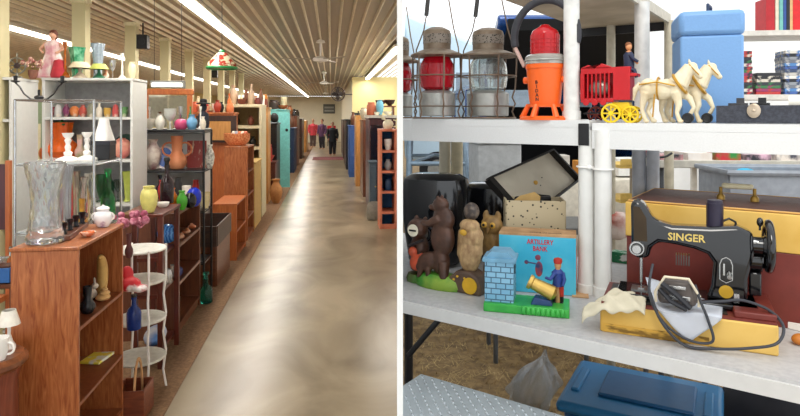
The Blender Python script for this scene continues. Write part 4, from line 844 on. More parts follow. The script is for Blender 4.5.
# ---- railroad lanterns
RUST = mix2('6d5a48', '8d7f6e', 25, .6, (1,1,1), .55, .35, .65, bump=.2); WIRE = mat('7c6a5a', .5, .7); ZINC = mat('a8a8a2', .45, .6, bump=.1)
PERF = mix2('171411', '81766a', 130, .55, (1,1,1), .4, .25, .38, 'voronoi')
def lantern(px, d, gm, label, cut=False, H=.345, W_=.8, lean=0):
    p = onup(px, d); s = H; o = p.copy()
    t = T('railroad_lantern', label, 'lantern', p, RZ)
    kw = dict(cutx=(.0075, p, RZ, 1)) if cut else {}
    def D(g, n, **k): return g.done(n, t, **kw, **k)
    r = .105*W_
    g = G(ZINC); g.lathe([(.07*W_,.012),(.076*W_,.015),(.078*W_,.098),(.07*W_,.104),(.05*W_,.112),(0,.112)], seg=28); D(g, 'fount')
    g = G(gm); g.lathe([(.05*W_,.112),(.068*W_,.122),(.075*W_,.165),(.07*W_,.21),(.055*W_,.236),(.05*W_,.236),(.064*W_,.21),(.068*W_,.165),(.06*W_,.124),(.045*W_,.116)], seg=28); D(g, 'globe')
    g = G(RUST); g.lathe([(.06*W_,.236),(.112*W_,.24),(.112*W_,.246),(.07*W_,.262),(.058*W_,.266)], seg=30); D(g, 'brim')
    g = G(RUST); g.lathe([(.058*W_,.266),(.058*W_,.288)], seg=28); g.use(PERF); g.lathe([(.0595*W_,.288),(.0595*W_,.322)], seg=28); g.use(RUST); g.lathe([(.06*W_,.322),(.055*W_,.338),(.03*W_,.35),(0,.353)], seg=28); D(g, 'chimney')
    g = G(WIRE)
    for i in range(6):
        a = i*PI/3+.3; c, n = math.cos(a), math.sin(a)
        g.tube([(c*r*x, n*r*x, z) for x, z in ((.95,.005),(.86,.03),(.97,.06),(.86,.085),(.97,.12),(1.0,.18),(1.02,.24))], .0034, 6)
    g.ring((0,0,.006), r*.97, .004, 30, 6); g.ring((0,0,.165), r*1.0, .003, 30, 6); g.ring((0,0,.05), r*.93, .0026, 30, 6)
    D(g, 'cage')
    g = G(WIRE); hw = r*1.02
    g.tube([(-hw,0,.238),(-hw*.98,.0,.27),(-hw*.62,0,.345),(-hw*.5,0,.4)], .0028, 6); g.tube([(hw,0,.238),(hw*.96,.0,.27),(hw*.75,0,.345),(hw*.5,0,.47)], .0028, 6); D(g, 'bail')
    g = G(mat('3c3a38', .6)); g.cyl((-hw*.5,0,.4),(-hw*.35,0,.52), .0085); D(g, 'grip')
    return t
RG = mat('c01224', .08, 0, .35, .1); CG = glass('eef2ee', .04)
lantern(398, .54, RG, 'railroad lantern with red globe at the far left, half hidden by the white wall', True)
lantern(437, .42, RG, 'rusty railroad lantern with red globe, second from the left', W_=.9)
lantern(488, .55, CG, 'rusty railroad lantern with clear glass globe, left of the orange lamp', W_=1.02)
# ---- orange lamp
p = onup(545, .43); t = T('barricade_lamp', 'bright orange lamp with red dome and black hose handle', 'lamp', p, RZ); k = p.y/F
ORG = mat('f0641a', .35, var=.03)
g = G(ORG); g.lathe([(19*k,51*k),(19*k,55*k),(18.5*k,55.5*k),(17.5*k,40*k),(15.5*k,20*k),(14.5*k,14*k),(0,14*k)], seg=32); g.done('body', t)
g = G(ORG)
g.lathe([(21*k,0),(25*k,0),(25*k,2*k),(22*k,4*k),(20.5*k,3.5*k)], seg=32); g.lathe([(14*k,13*k),(17*k,13*k),(17.5*k,16*k),(14.5*k,16*k)], seg=32)
for i in range(6): a = i*PI/3+.35; g.tube([(22.5*k*math.cos(a),22.5*k*math.sin(a),2*k),(16*k*math.cos(a),16*k*math.sin(a),15*k)], [3*k,2.4*k], 8)
g.done('base', t)
g = G(mat('c9c4bb', .12, 0, .5)); g.lathe([(19*k,55.5*k),(19.5*k,58*k),(19.5*k,63*k),(17*k,65*k),(15*k,65*k)], seg=32); g.done('collar', t)
g = G(ZINC); g.ring((0,0,59*k), 19.7*k, .9*k, 32, 6); g.done('clamp_ring', t)
g = G(mat('cc1a22', .1, 0, .3)); g.lathe([(14*k,65*k),(14*k,85*k),(12.5*k,89*k),(6*k,93*k),(4*k,95*k),(0,96*k)], seg=32)
for z in (68, 72, 76, 80): g.ring((0,0,z*k), 14*k, .6*k, 32, 5)
for i in range(16): a = i*PI/8; g.cyl((14*k*math.cos(a),14*k*math.sin(a),66*k),(14*k*math.cos(a),14*k*math.sin(a),85*k),.5*k,seg=5)
g.done('dome', t)
g = G(mat('35353a', .6)); g.tube([(33*k*math.cos(a), 0, 84*k+36*k*math.sin(a)) for a in [PI*1.08-PI*1.16*i/24 for i in range(25)]], 4*k, 10); g.done('hose_handle', t)
for q in (-1, 1): g = G(mat('c9a79b', .4)); g.cyl((q*32*k,0,74*k),(q*21*k,-2*k,54*k),2*k); g.done('handle_clip', t)
for q in (-1, 1): g = G(ORG); g.cyl((q*18*k,0,40*k),(q*22*k,0,40*k),3.5*k); g.done('boss', t)
for i, ch in enumerate('BIDAN'): text_mesh('lettering', ch, 4.6*k, BLK, t, (-2*k, -17.2*k+i*.45*k, (37-i*4.2)*k), (PI/2+.08, 0, 0), .0006)

# ---- circus wagon
k = 1.98/F
p = onup(612, .45, ZU-.008)
t = T('toy_wagon', 'red cast iron circus cage wagon with yellow wheels', 'toy wagon', p, RZ)
RED = mat('b8141c', .35, var=.06); YEL = mat('e8c620', .4, var=.05)
def q_(x): return x*k/1.07
g = G(RED); D_ = .06
g.box((q_(-13),0,22*k),(q_(34),D_,4*k)); g.box((q_(-13),0,51*k),(q_(34),D_,6*k)); g.box((q_(-13),D_/2-.003,36*k),(q_(34),.006,26*k)); g.box((q_(-29),0,36*k),(q_(3),D_,26*k)); g.box((q_(12),0,38*k),(q_(17),D_,32*k))
g.prism([(q_(-30),54*k),(q_(-22),57*k),(q_(-15),54*k),(q_(-8),58*k),(q_(2),54*k)], -D_/2-.003, D_/2+.003)
for i in range(3): g.lathe([(0,0),(q_(3.4),.0),(q_(3.4),.004),(0,.004)], (q_(-24+i*9),-D_/2-.001,20*k), 12, rot=Euler((PI/2,0,0)).to_matrix())
g.box((q_(22),0,46*k),(q_(9),D_*.9,3*k)); g.done('body', t, bevel=.0015)
g = G(RED)
for i in range(7): g.cyl((q_(-27+i*4.4),-D_/2+.002,23*k),(q_(-27+i*4.4),-D_/2+.002,49*k),.9*k,seg=6)
g.done('bars', t)
g = G(mat('8f8a80', .3, .5)); g.ell((q_(-13),0,34*k),(q_(12),D_*.3,8*k)); g.done('caged_animal', t)
g = G(YEL); g.prism([(q_(2),20*k),(q_(18),20*k),(q_(22),12*k),(q_(16),8*k),(q_(6),14*k),(q_(0),14*k)], -.018, .018); g.done('undercarriage', t, bevel=.001)
for (x, y, r) in ((2,-D_/2-.006,9.2),(-20,D_/2-.0,8),(20,-D_/2+.008,8),(20,D_/2,8)):
    g = G(YEL if x > -10 else mat('7a2a18', .5)); rr = Euler((PI/2,0,0)).to_matrix(); g.ring((q_(x),y,r*k), r*k*.92, 1.1*k, 26, 6, rr)
    for i in range(8): a = i*PI/4; g.cyl((q_(x),y,r*k),(q_(x)+r*k*.9*math.cos(a),y,r*k+r*k*.9*math.sin(a)),.8*k,seg=6)
    g.cyl((q_(x),y-.004,r*k),(q_(x),y+.004,r*k),2.2*k); g.done('wheel', t)
g = G(BLK); g.cyl((q_(-30),0,9*k),(q_(30),0,12*k),.8*k); g.cyl((q_(2),-D_/2-.006,9*k),(q_(2),D_/2,9*k),.8*k); g.done('axle', t)
# driver
t = T('toy_driver', 'small painted driver figure in navy coat seated on the red wagon', 'figurine', p+Matrix.Rotation(RZ,3,'Z') @ Vector((q_(17),0,49.5*k)), RZ)
NAVY = mat('1c2340', .5)
g = G(mat('c98a5c', .5)); g.ell((0,0,24*k),(3*k,3*k,3.6*k)); g.cyl((0,0,0),(0,0,20*k),2.5*k); g.ell((8*k,-1*k,8*k),1.4*k); g.cyl((4*k,0,12*k),(8*k,-1*k,8*k),1.2*k); g.done('body', t, remesh=.4*k)
g = G(NAVY); g.lathe([(5*k,0),(4.6*k,8*k),(5.2*k,16*k),(2*k,20*k)], seg=14, sy=.8); g.tube([(2*k,-3*k,16*k),(5*k,-4*k,12*k),(9*k,-2*k,9*k)],[2*k,1.7*k,1.4*k],8); g.tube([(0,-2*k,2*k),(6*k,-3*k,1*k),(8*k,-3*k,-6*k)],[2.4*k,2*k,1.6*k],8); g.done('coat', t)
g = G(mat('7a4a2a', .7)); g.ell((-.5*k,.5*k,26*k),(3.2*k,3.2*k,2.8*k)); g.done('hair', t)
# ---- horses
CRM = mix2('e4d9bc', 'c9b48c', 30, .45, (1,1,1), 0, .35, .8); GOLD = mat('b98a2a', .4, .3)
def horse(dx, dy, label, rear):
    k = 1.88/F; p = onup(678, .46, ZU-.008)+Matrix.Rotation(RZ,3,'Z') @ Vector((dx*k, dy*k, 0))
    t = T('toy_horse', label, 'toy horse', p, RZ); e = 1/1.1
    def X(x): return x*k*e
    g = G(CRM)
    g.ell((X(-10),0,33*k),(X(19),8*k,10*k)); g.ell((X(6),0,35*k),(X(10),8*k,12*k)); g.ell((X(-23),0,34*k),(X(9),8.5*k,10.5*k))
    g.tube([(X(8),0,38*k),(X(14),0,47*k),(X(19),0,55*k)], [9.5*k,7*k,5*k], 12); g.ell((X(21),0,54*k),(X(5.5),3.8*k,4.5*k)); g.tube([(X(21),0,54*k),(X(28),0,45*k)], [4*k,2.7*k], 10); g.ell((X(28.5),0,44.5*k),(2.8*k,2.4*k,2.6*k))
    for q in (-1, 1): g.cyl((X(18.5),q*2*k,58*k),(X(18),q*2.2*k,62*k),1.3*k,.5*k,6)
    g.tube([(X(12),0,50*k),(X(7),0,44*k)], [3*k,2*k], 8)
    L = [(-24,-4,[(0,30),(-3,20),(-4,13),(0,1.5)]),(-22,4,[(0,30),(2,20),(-2,12),(4,1.5)]),(6,-4,[(0,30),(3,17),(1,10),(4,1.5)]),(8,4,[(0,30),(10,24),(14,15),(9,6)])]
    for (x, y, ps) in L:
        g.tube([(X(x+a), y*k, b*k) for a, b in ps], [5.2*k,3.2*k,2.1*k,2.3*k], 9); a, b = ps[-1]; g.ell((X(x+a+.6), y*k, (b+.5)*k),(2.9*k,2.5*k,2*k))
    g.tube([(X(-31),0,40*k),(X(-36),0,34*k),(X(-38),0,22*k)], [2.2*k,3*k,1*k], 8)
    g.done('body', t, remesh=.75*k)
    g = G(GOLD)
    g.ring((X(9),0,38*k), 10.5*k, 1.4*k, 20, 6, Euler((0,1.0,0)).to_matrix(), sy=.85)
    g.ring((X(-12),0,34*k), 10.8*k, .9*k, 20, 6, Euler((0,PI/2,0)).to_matrix(), sy=.84)
    for q in (-1, 1): g.tube([(X(-30),q*8*k,38*k),(X(-12),q*8.8*k,40*k),(X(6),q*8.6*k,36*k)],.8*k,6); g.tube([(X(19),q*4*k,56*k),(X(25),q*3.6*k,49*k),(X(28),q*2.8*k,46*k)],.6*k,5)
    g.tube([(X(-14),-8.6*k,28*k),(X(-15),-9*k,16*k),(X(-16),-8*k,6*k)],.8*k,5); g.done('harness', t)
    g = G(BLK); g.cyl((X(17),-3*k,5*k),(X(17),3*k,5*k),5*k,seg=18); g.ring((X(17),-3*k,5*k),3.4*k,.8*k,16,5,Euler((PI/2,0,0)).to_matrix()); g.done('wheel', t)
    return t
horse(9, 9, 'cream cast iron horse with gold harness, farther one with its head nearer the blue case', True)
horse(-5, -9.5, 'cream cast iron horse with gold harness, nearer one behind the red wagon', False)

# ---- blue case
p = onup(706, .70, ZU-.008); k = p.y/F
t = T('storage_case', 'tall light blue carrying case with dark latch behind the toy horses', 'case', p, -.30)
BLU = mat('6e97c6', .45, var=.03, bump=.05, sc=150)
Wc, Dc, Hc = .185, .20, .36
g = G(BLU); g.box((0,0,Hc*.39),(Wc,Dc,Hc*.78)); g.done('body', t, bevel=.008)
g = G(BLU); g.box((0,0,Hc*.89),(Wc+.008,Dc+.008,Hc*.225)); g.done('lid', t, bevel=.016)
g = G(mat('2c3c58', .4)); g.box((Wc/2+.007,-.0,Hc*.63),(.01,.016,.1)); g.done('latch', t, bevel=.002)
g = G(mat('2c3c58', .4)); g.tube([(-.0,-.03,Hc+.0),(.0,-.03,Hc+.03),(.02,.03,Hc+.03),(.02,.03,Hc)],.005); g.done('handle', t)
# ---- dark flat case
p = onup(790, .42, ZU-.007)+NV*.06; k = p.y/F
t = T('instrument_case', 'dark charcoal flat case with round metal latch at the right of the raised table', 'case', p, RZ)
CH = mix2('2d2f38', '3a3d47', 120, .7, bump=.2); Lc = .36
g = G(CH)
for (x, y, a, b) in ((0,-.06,Lc,.008),(0,.06,Lc,.008),(-Lc/2+.004,0,.008,.112),(Lc/2-.004,0,.008,.112)): g.box((x,y,.026),(a,b,.05))
g.box((0,0,.004),(Lc-.01,.114,.006)); g.done('body', t, bevel=.0015)
g = G(mat('b8a894', .3, .7)); g.lathe([(0,0),(.017,0),(.017,.004),(.012,.006),(0,.006)], (-.085,-.066,.036), 20, rot=Euler((PI/2,0,0)).to_matrix(), sy=1.2); g.ell((-.085,-.072,.036),(.006,.003,.004)); g.done('latch', t)
t_ = t
for i, (x, nm, lb, m, r) in enumerate(((-.13,'toy_truck','small black and grey toy at the left inside the charcoal case',mat('3a3a3e', .4),.016),(-.075,'small_clamp','black clamp by the latch inside the charcoal case',BLK,.012))):
    g = G(m); g.box((0,0,.014),(.05,.024,.018)); g.cyl((-.012,-.013,.012),(-.012,.013,.012),.009); g.cyl((.014,-.013,.012),(.014,.013,.012),.009); g.box((.006,0,.03),(.02,.02,.016))
    o = g.done(nm, None, p+Matrix.Rotation(RZ,3,'Z') @ Vector((x,0,.036)), RZ, bevel=.001); tag(o, lb, 'toy' if i == 0 else 'clamp')
g = G(mat('35363e', .8)); g.box((0,0,.019),(.33,.1,.03)); tag(g.done('foam_tray', None, p+Vector((0,0,.0075)), RZ), 'dark foam tray lying inside the charcoal case', 'tray')
g = G(mat('e4e0d4', .3)); g.cyl((-.05,0,.022),(.05,0,.022),.021,seg=20); g.ell((.05,0,.022),(.012,.021,.021)); tag(g.done('white_bottle', None, p+Matrix.Rotation(RZ,3,'Z') @ Vector((.045,.01,.036)), RZ), 'cream plastic bottle lying in the charcoal case', 'bottle')
g = G(mat('cfcfce', .3)); g.cyl((-.02,0,.016),(.03,0,.016),.016,seg=18); tag(g.done('jar', None, p+Matrix.Rotation(RZ,3,'Z') @ Vector((.125,.01,.036)), RZ), 'small white jar lying at the right in the charcoal case', 'jar')
g = G(mat('e8e8e4', .6)); g.box((0,0,.004),(.07,.06,.005)); tag(g.done('note_card', None, p+Matrix.Rotation(RZ,3,'Z') @ Vector((-.10,.02,.034+.0)), RZ), 'white card lying at the left of the charcoal case', 'card') if 0 else None

# ============ on the lower table
def blob(name, parent, m, parts, vox, loc=(0,0,0)):
    g = G(m)
    for q in parts:
        if q[0] == 'e': g.ell(q[1], q[2], 14, Euler((0, q[3] if len(q) > 3 else 0, 0)).to_matrix())
        else: g.tube(q[1], q[2], 10)
    return g.done(name, parent, loc, remesh=vox)
# black shells (motorcycle style lamp housings)
for (px, py, w2, h2, d2, rz, lb) in ((436, 264, .132, .345, .10, -.2, 'large black rounded plastic shell behind the bear bank'), (495, 258, .135, .30, .10, -.5, 'large black rounded plastic shell behind the owls')):
    p = low(px, py); t = T('plastic_shell', lb, 'shell', p, rz)
    BP = mat('131418', .16, var=.1, coat=.5)
    g = G(BP); h2 *= 1.0
    g.lathe([(w2*.55,0),(w2*.8,.02),(w2*.97,h2*.5),(w2,h2*.8),(w2*.93,h2*.95),(w2*.7,h2),(0,h2*1.01)], seg=36, sy=.75); g.done('body', t)
    g = G(mat('23242a', .35)); rr = Euler((PI/2-.1,0,0)).to_matrix(); g.ring((-.03,-w2*.74,h2*.38), .034, .005, 24, 8, rr); g.ring((-.03,-w2*.745,h2*.38), .022, .003, 24, 8, rr); g.done('vent_ring', t)
    g = G(mat('6d6a66', .3, .6)); g.ell((-.03,-w2*.75,h2*.38),(.016,.006,.016)); g.done('bolt', t)
# ---- bear bank on green base
BR = mix2('3c261c', '5c3d2e', 30, .4, (1,1,1), .2, .3, .7, bump=.3); GRN = mix2('3f8a2a', '8aa83a', 12, .4)
p = low(440, 287); k = 1.03*p.y/F
t = T('bear_bank', 'cast iron mechanical bank with upright brown bear on a green base', 'mechanical bank', p, RZ)
g = G(GRN); g.lathe([(26*k,0),(28*k,3*k),(26*k,9*k),(19*k,13*k),(0,14*k)], seg=30, sy=.45); g.done('base', t)
blob('bear', t, BR, [('e',(1*k,0,26*k),(9*k,8*k,15*k)),('e',(3*k,0,48*k),(13*k,9*k,18*k)),('e',(4*k,0,66*k),(12*k,8*k,12*k)),('e',(1*k,0,80*k),(8.5*k,7.5*k,7.5*k)),('e',(-7*k,0,77*k),(6*k,3.8*k,3.6*k)),('e',(0,-4*k,87*k),(2.2*k,1.6*k,2.6*k)),('e',(0,4*k,87*k),(2.2*k,1.6*k,2.6*k)),
  ('t',[(2*k,-6*k,68*k),(-8*k,-8*k,62*k),(-17*k,-6*k,62*k)],[4.5*k,3.6*k,3*k]),('t',[(2*k,6*k,68*k),(-8*k,6*k,60*k),(-15*k,4*k,58*k)],[4.5*k,3.6*k,3*k]),
  ('e',(-12*k,-3*k,24*k),(13*k,7*k,9*k),-.5),('e',(-20*k,-3*k,18*k),(6*k,5*k,5*k)),('t',[(-18*k,-6*k,18*k),(-20*k,-7*k,8*k)],[3.4*k,2.6*k]),('t',[(-10*k,-6*k,18*k),(-9*k,-7*k,8*k)],[3.4*k,2.6*k]),('t',[(6*k,-3*k,26*k),(8*k,-6*k,10*k)],[6*k,4.5*k])], 1.1*k)
# ---- slot bear bank at left edge (cut by wall)
p = low(409, 281); k = p.y/F
p.x = .0075+16*k+.004
t = T('bear_bank', 'iron bank of brown bear with white coin slot and orange hunter beside the white wall', 'mechanical bank', p, RZ)
g = G(mix2('6a5a3a', '4e7a34', 14, .5)); g.lathe([(13*k,0),(14*k,3*k),(12*k,8*k),(0,9*k)], seg=24, sy=.8); g.done('base', t)
blob('bear', t, BR, [('e',(-2*k,0,52*k),(11*k,10*k,11*k)),('e',(-1*k,2*k,32*k),(10*k,9*k,16*k)),('e',(-6*k,4*k,62*k),(2.6*k,2*k,3*k)),('e',(6*k,2*k,62*k),(2.6*k,2*k,3*k)),('t',[(0,0,12*k),(0,0,28*k)],[9*k,9*k])], 1.0*k)
blob('hunter', t, mix2('c8502e', 'a04a34', 20, .5), [('e',(2*k,-8*k,20*k),(8*k,5*k,8*k)),('e',(-2*k,-9*k,31*k),(5*k,4*k,5*k)),('t',[(2*k,-9*k,24*k),(10*k,-9*k,30*k)],[3*k,2*k])], .9*k)
g = G(mat('e8e0c8', .4)); g.lathe([(0,0),(6*k,0),(6*k,1*k),(0,1.2*k)], (-1*k,-9.6*k,52*k), 20, rot=Euler((PI/2,0,0)).to_matrix()); g.use(BLK); g.box((-1*k,-11*k,52*k),(8*k,.6*k,1.6*k)); g.done('coin_slot', t)
g = G(mat('3a3434', .4, .6)); g.cyl((-6*k,-11*k,36*k),(11*k,-9*k,44*k),1.4*k,seg=8); g.done('rifle', t)
# ---- eagle/owl figure on log
p = low(468, 291); k = p.y/F
t = T('log_bank', 'cast iron bank with pale feathered owl on a brown log beside the green base', 'mechanical bank', p, RZ)
rr = Euler((0,PI/2,0)).to_matrix()
g = G(mix2('4a332a', '6e5a44', 22, .6, (1,1,1), 0, .3, .7, bump=.4)); g.prism([(-19*k,0),(19*k,0),(20*k,8*k),(16*k,17*k),(6*k,22*k),(-8*k,21*k),(-17*k,13*k)], -11*k, 11*k); g.done('log', t, bevel=.006)
g = G(mat('d8a822', .4)); g.lathe([(0,0),(8*k,0),(8*k,1*k),(0,1.5*k)], (8*k,-11.2*k,9*k), 22, rot=Euler((PI/2,0,0)).to_matrix())
for (x, z) in ((-10,14),(-6,18),(-13,10),(2,17)): g.ell((x*k,-11.2*k,z*k*.9),(1.4*k,.5*k,1.2*k),6)
g.done('log_end', t)
FEA = mix2('c9a878', '8c6846', 60, .6, (1,1,.6), 0, .3, .7, bump=.4)
blob('owl', t, FEA, [('e',(2*k,0,38*k),(12.5*k,9*k,20*k)),('e',(3*k,0,55*k),(14*k,9*k,13*k)),('e',(3*k,-2*k,66*k),(11*k,8*k,7*k)),('t',[(-8*k,0,60*k),(-9*k,0,36*k),(-4*k,0,24*k)],[3*k,3.5*k,2*k]),('t',[(13*k,0,60*k),(13*k,0,40*k),(9*k,0,26*k)],[3*k,3.5*k,2*k])], 1.1*k)
g = G(mix2('3a2f2a', '7a6a5c', 40, .5)); g.ell((4*k,0,80*k),(8*k,7*k,9*k)); g.done('head', t)
g = G(mat('c8992e', .4)); g.ell((0,-10*k,60*k),(4*k,1.6*k,3*k)); g.done('coin_tray', t)
# ---- small owl
p = low(492, 279); k = p.y/F
t = T('owl_bank', 'small brown cast iron owl bank behind the log, beside the castle', 'owl bank', p, RZ)
OW = mix2('6a5028', 'a07c46', 50, .5, (1,1,.6), 0, .3, .7, bump=.4)
blob('body', t, OW, [('e',(0,0,34*k),(12*k,9*k,20*k)),('e',(0,0,53*k),(12*k,9*k,11*k)),('e',(-7*k,0,64*k),(3*k,2.6*k,5*k),.3),('e',(7*k,0,64*k),(3*k,2.6*k,5*k),-.3),('t',[(0,0,0),(0,0,20*k)],[10*k,8*k])], 1.1*k)
g = G(mat('c99a3a', .3))
for q in (-1, 1): g.ell((q*4.6*k,-8.3*k,55*k),(3.2*k,1.4*k,3.2*k)); 
g.done('eyes', t); g = G(BLK)
for q in (-1, 1): g.ell((q*4.6*k,-9.6*k,55*k),(1.5*k,.6*k,1.5*k)); 
g.done('pupils', t); g = G(mat('7a5a2a', .4)); g.cyl((0,-8.5*k,52*k),(0,-11*k,47*k),1.8*k,.4*k,8); g.done('beak', t)
# ---- box + castle bank
BZ = -.28
p = low(541, 293)+Vector((.0,.045,0)); k = p.y/F
t = T('toy_box', 'worn cardboard toy box with sky blue printed front behind the castle', 'box', p, BZ)
w2, h2, d2 = 76*k/1.03, 58*k, .10
g = G(mix2('c29a70', 'a9825a', 20, .8)); g.box((0,0,h2/2),(w2,d2,h2)); g.done('carton', t, bevel=.0015)
g = G(mix2('35b0d4', '55c0dc', 10, .5)); g.box((0,-d2/2-.0008,h2/2-1*k),(w2-.002,.0012,h2-3*k)); g.done('printed_front', t)
g = G(mat('c03a2a', .6)); g.box((w2/2+.0006,0,h2*.45),(.001,d2*.7,h2*.6)); g.done('printed_side', t)
for i, tx in enumerate(('ARTILLERY', 'BANK')): text_mesh('lettering', tx, 6.5*k, mat('c8202c', .5), t, (3*k, -d2/2-.0022, h2-(8+6.5*i)*k), (PI/2,0,0), .0004, sx=.8)
text_mesh('lettering', 'MADE IN CHINA', 4.2*k, mat('5a4030', .6), t, (8*k, -d2*.3, h2+.0006), (0,0,0), .0002, sx=1.0)
g = G(mix2('2c3c6a', 'b8402e', 30, .5)); g.ell((2*k,-d2/2-.001,24*k),(4*k,.0012,8*k)); g.ell((1*k,-d2/2-.001,35*k),(3*k,.0012,3*k)); g.cyl((-1*k,-d2/2-.001,29*k),(-9*k,-d2/2-.001,30*k),.8*k,seg=6); g.ell((-10*k,-d2/2-.001,30*k),(2.2*k,.0012,2.2*k)); g.done('printed_soldier', t)
# loose flap on top
g = G(mat('c29a70', .8)); g.box((w2*.5+.012,-.02,.003),(.05,.09,.004), ry=0); g.done('carton_flap', t)
# castle bank
p = low(527, 309); k = 1.05*p.y/F
t = T('castle_bank', 'cast iron bank with blue brick fort, gold cannon and soldier on green base', 'mechanical bank', p, BZ)
GB = mix2('2a9a3a', '3fae44', 20, .35)
g = G(GB); g.box((0,0,4*k),(78*k,36*k,8*k)); 
for i in range(9): g.ell((-2*k+i*4.4*k,-18*k,4*k),(2.4*k,2*k,4*k),8)
g.done('base', t, bevel=.003)
def brick(c1, c2):
    m = bpy.data.materials.new('brick_paint'); m.use_nodes = True; nt = m.node_tree; b = nt.nodes['Principled BSDF']; b.inputs['Roughness'].default_value = .4
    tc = nt.nodes.new('ShaderNodeTexCoord'); br = nt.nodes.new('ShaderNodeTexBrick'); br.inputs['Scale'].default_value = 1; br.inputs['Brick Width'].default_value = .028; br.inputs['Row Height'].default_value = .016; br.inputs['Mortar Size'].default_value = .0016
    mp = nt.nodes.new('ShaderNodeMapping'); mp.inputs['Rotation'].default_value = (PI/2, 0, 0)
    sx = nt.nodes.new('ShaderNodeSeparateXYZ'); cx = nt.nodes.new('ShaderNodeCombineXYZ'); ad = nt.nodes.new('ShaderNodeMath')
    nt.links.new(tc.outputs['Object'], sx.inputs[0]); nt.links.new(sx.outputs[0], ad.inputs[0]); nt.links.new(sx.outputs[1], ad.inputs[1]); nt.links.new(ad.outputs[0], cx.inputs[0]); nt.links.new(sx.outputs[2], cx.inputs[1])
    nt.links.new(cx.outputs[0], br.inputs['Vector'])
    br.inputs['Color1'].default_value = (*hx(c1), 1); br.inputs['Color2'].default_value = (*hx(c2), 1); br.inputs['Mortar'].default_value = (*hx('3d6078'), 1)
    nt.links.new(br.outputs['Color'], b.inputs['Base Color'])
    bp = nt.nodes.new('ShaderNodeBump'); bp.inputs['Strength'].default_value = .6; bp.inputs['Distance'].default_value = .002; bp.invert = True
    nt.links.new(br.outputs['Fac'], bp.inputs['Height']); nt.links.new(bp.outputs['Normal'], b.inputs['Normal']); return m
BK = brick('6fa6c4', '85b6d0')
g = G(BK); g.box((-25*k,1*k,(8+19)*k),(27*k,28*k,38*k)); g.done('fort', t, bevel=.001)
g = G(mat('6fa0bc', .4)); g.box((-25*k,1*k,47.5*k),(31*k,32*k,3.5*k)); g.prism([(-39*k,49*k),(-11*k,49*k),(-17*k,55*k),(-33*k,55*k)], -12*k, 14*k); g.done('roof', t, bevel=.001)
g = G(BLK); g.box((-11.3*k,-2*k,38*k),(1*k,7*k,8*k)); g.done('coin_window', t)
GO = mat('c9a75a', .3, .7)
g = G(GO); rr = Matrix.Rotation(-1.15, 3, 'Y'); g.lathe([(0,-4*k),(4*k,-3*k),(7*k,0),(6.5*k,8*k),(5.5*k,20*k),(6.8*k,21*k),(6.8*k,24*k),(4.6*k,24*k),(4.2*k,18*k)], (24*k,-7*k,19*k), 20, rot=rr); g.done('cannon', t)
g = G(mat('27406e', .4)); g.prism([(4*k,8*k),(24*k,8*k),(22*k,13*k),(8*k,15*k)], -12*k, 0); g.done('carriage', t, bevel=.002)
g = G(mat('b98a5c', .5)); s = .86*k
g.ell((33*s,4*s,50*s),(4*s,4*s,4.6*s)); g.cyl((33*s,4*s,8*s),(33*s,4*s,46*s),3*s); g.done('soldier_body', t, remesh=.7*k)
g = G(mat('223a80', .4)); g.lathe([(6*s,27*s),(5.5*s,33*s),(7*s,42*s),(3*s,46*s)], (33*s,4*s,0), 14, sy=.8)
g.tube([(30*s,0,42*s),(25*s,-5*s,36*s),(20*s,-6*s,38*s)],[2.4*s,2*s,1.6*s],8); g.tube([(38*s,3*s,42*s),(40*s,1*s,35*s),(38*s,-3*s,29*s)],[2.4*s,2*s,1.6*s],8); g.done('soldier_coat', t)
g = G(mat('b03024', .4))
for q in (-1, 1): g.tube([((33+q*3)*s,4*s,28*s),((33+q*3.6)*s,4*s,16*s)],[3.4*s,2.8*s],8)
g.done('soldier_trousers', t); g = G(mat('b03024', .4)); g.lathe([(4.2*s,52*s),(4.8*s,54*s),(4.4*s,57*s),(0,58.5*s)],(33*s,4*s,0),14); g.done('soldier_cap', t)
g = G(BLK)
for q in (-1, 1): g.tube([((33+q*3.6)*s,4*s,16*s),((33+q*3.8)*s,4*s,9*s),((33+q*3.8)*s,0,9*s)],[2.6*s,2.2*s,2*s],8)
g.done('soldier_boots', t)
# ---- speckled tin on box, black coil, flap
p = low(552, 262)
p = Vector((.475, 2.13, ZL)); k = p.y/F
t = T('tin_box', 'open speckled beige tin behind the cyan toy box', 'box', p, -.1)
SPK = mix2('1c1a16', 'c4b594', 55, .6, (1,1,1), 0, .16, .22, 'voronoi'); w2, d2, h2 = .2, .11, zpy(201, 2.07)-ZL
g = G(SPK)
for (x, y, a, b) in ((0,-d2/2,w2,.006),(0,d2/2,w2,.006),(-w2/2,0,.006,d2-.006),(w2/2,0,.006,d2-.006)): g.box((x,y,h2/2),(a,b,h2))
g.done('walls', t, bevel=.001); g = G(mat('b9a888', .7)); g.box((0,0,h2-.05),(w2-.008,d2-.008,.004)); g.done('false_floor', t)
g = G(mat('18181a', .5))
g.tube([(.04*math.cos(a*.9)+.02*math.sin(a*3), .03*math.sin(a*.9), h2-.032+.0012*a) for a in [i*.5 for i in range(60)]], .011, 8)
tag(g.done('coiled_hose', None, p, -.1), 'black coiled hose lying in the speckled tin', 'hose')
t = T('paper_flap', 'tan torn cardboard sheet standing before the cream case lid', 'cardboard', p+Vector((-.03,-.0,h2-.046)), 0) if 0 else None
g = G(mat('b8975e', .8)); g.prism([(-.055,0),(.045,0),(.05,.06),(.03,.075),(-.02,.06),(-.05,.035)], -.002, .002); tag(g.done('cardboard_piece', None, p+Vector((-.035,-.032,h2-.046)), -.3), 'tan torn cardboard piece standing in the speckled tin', 'cardboard')
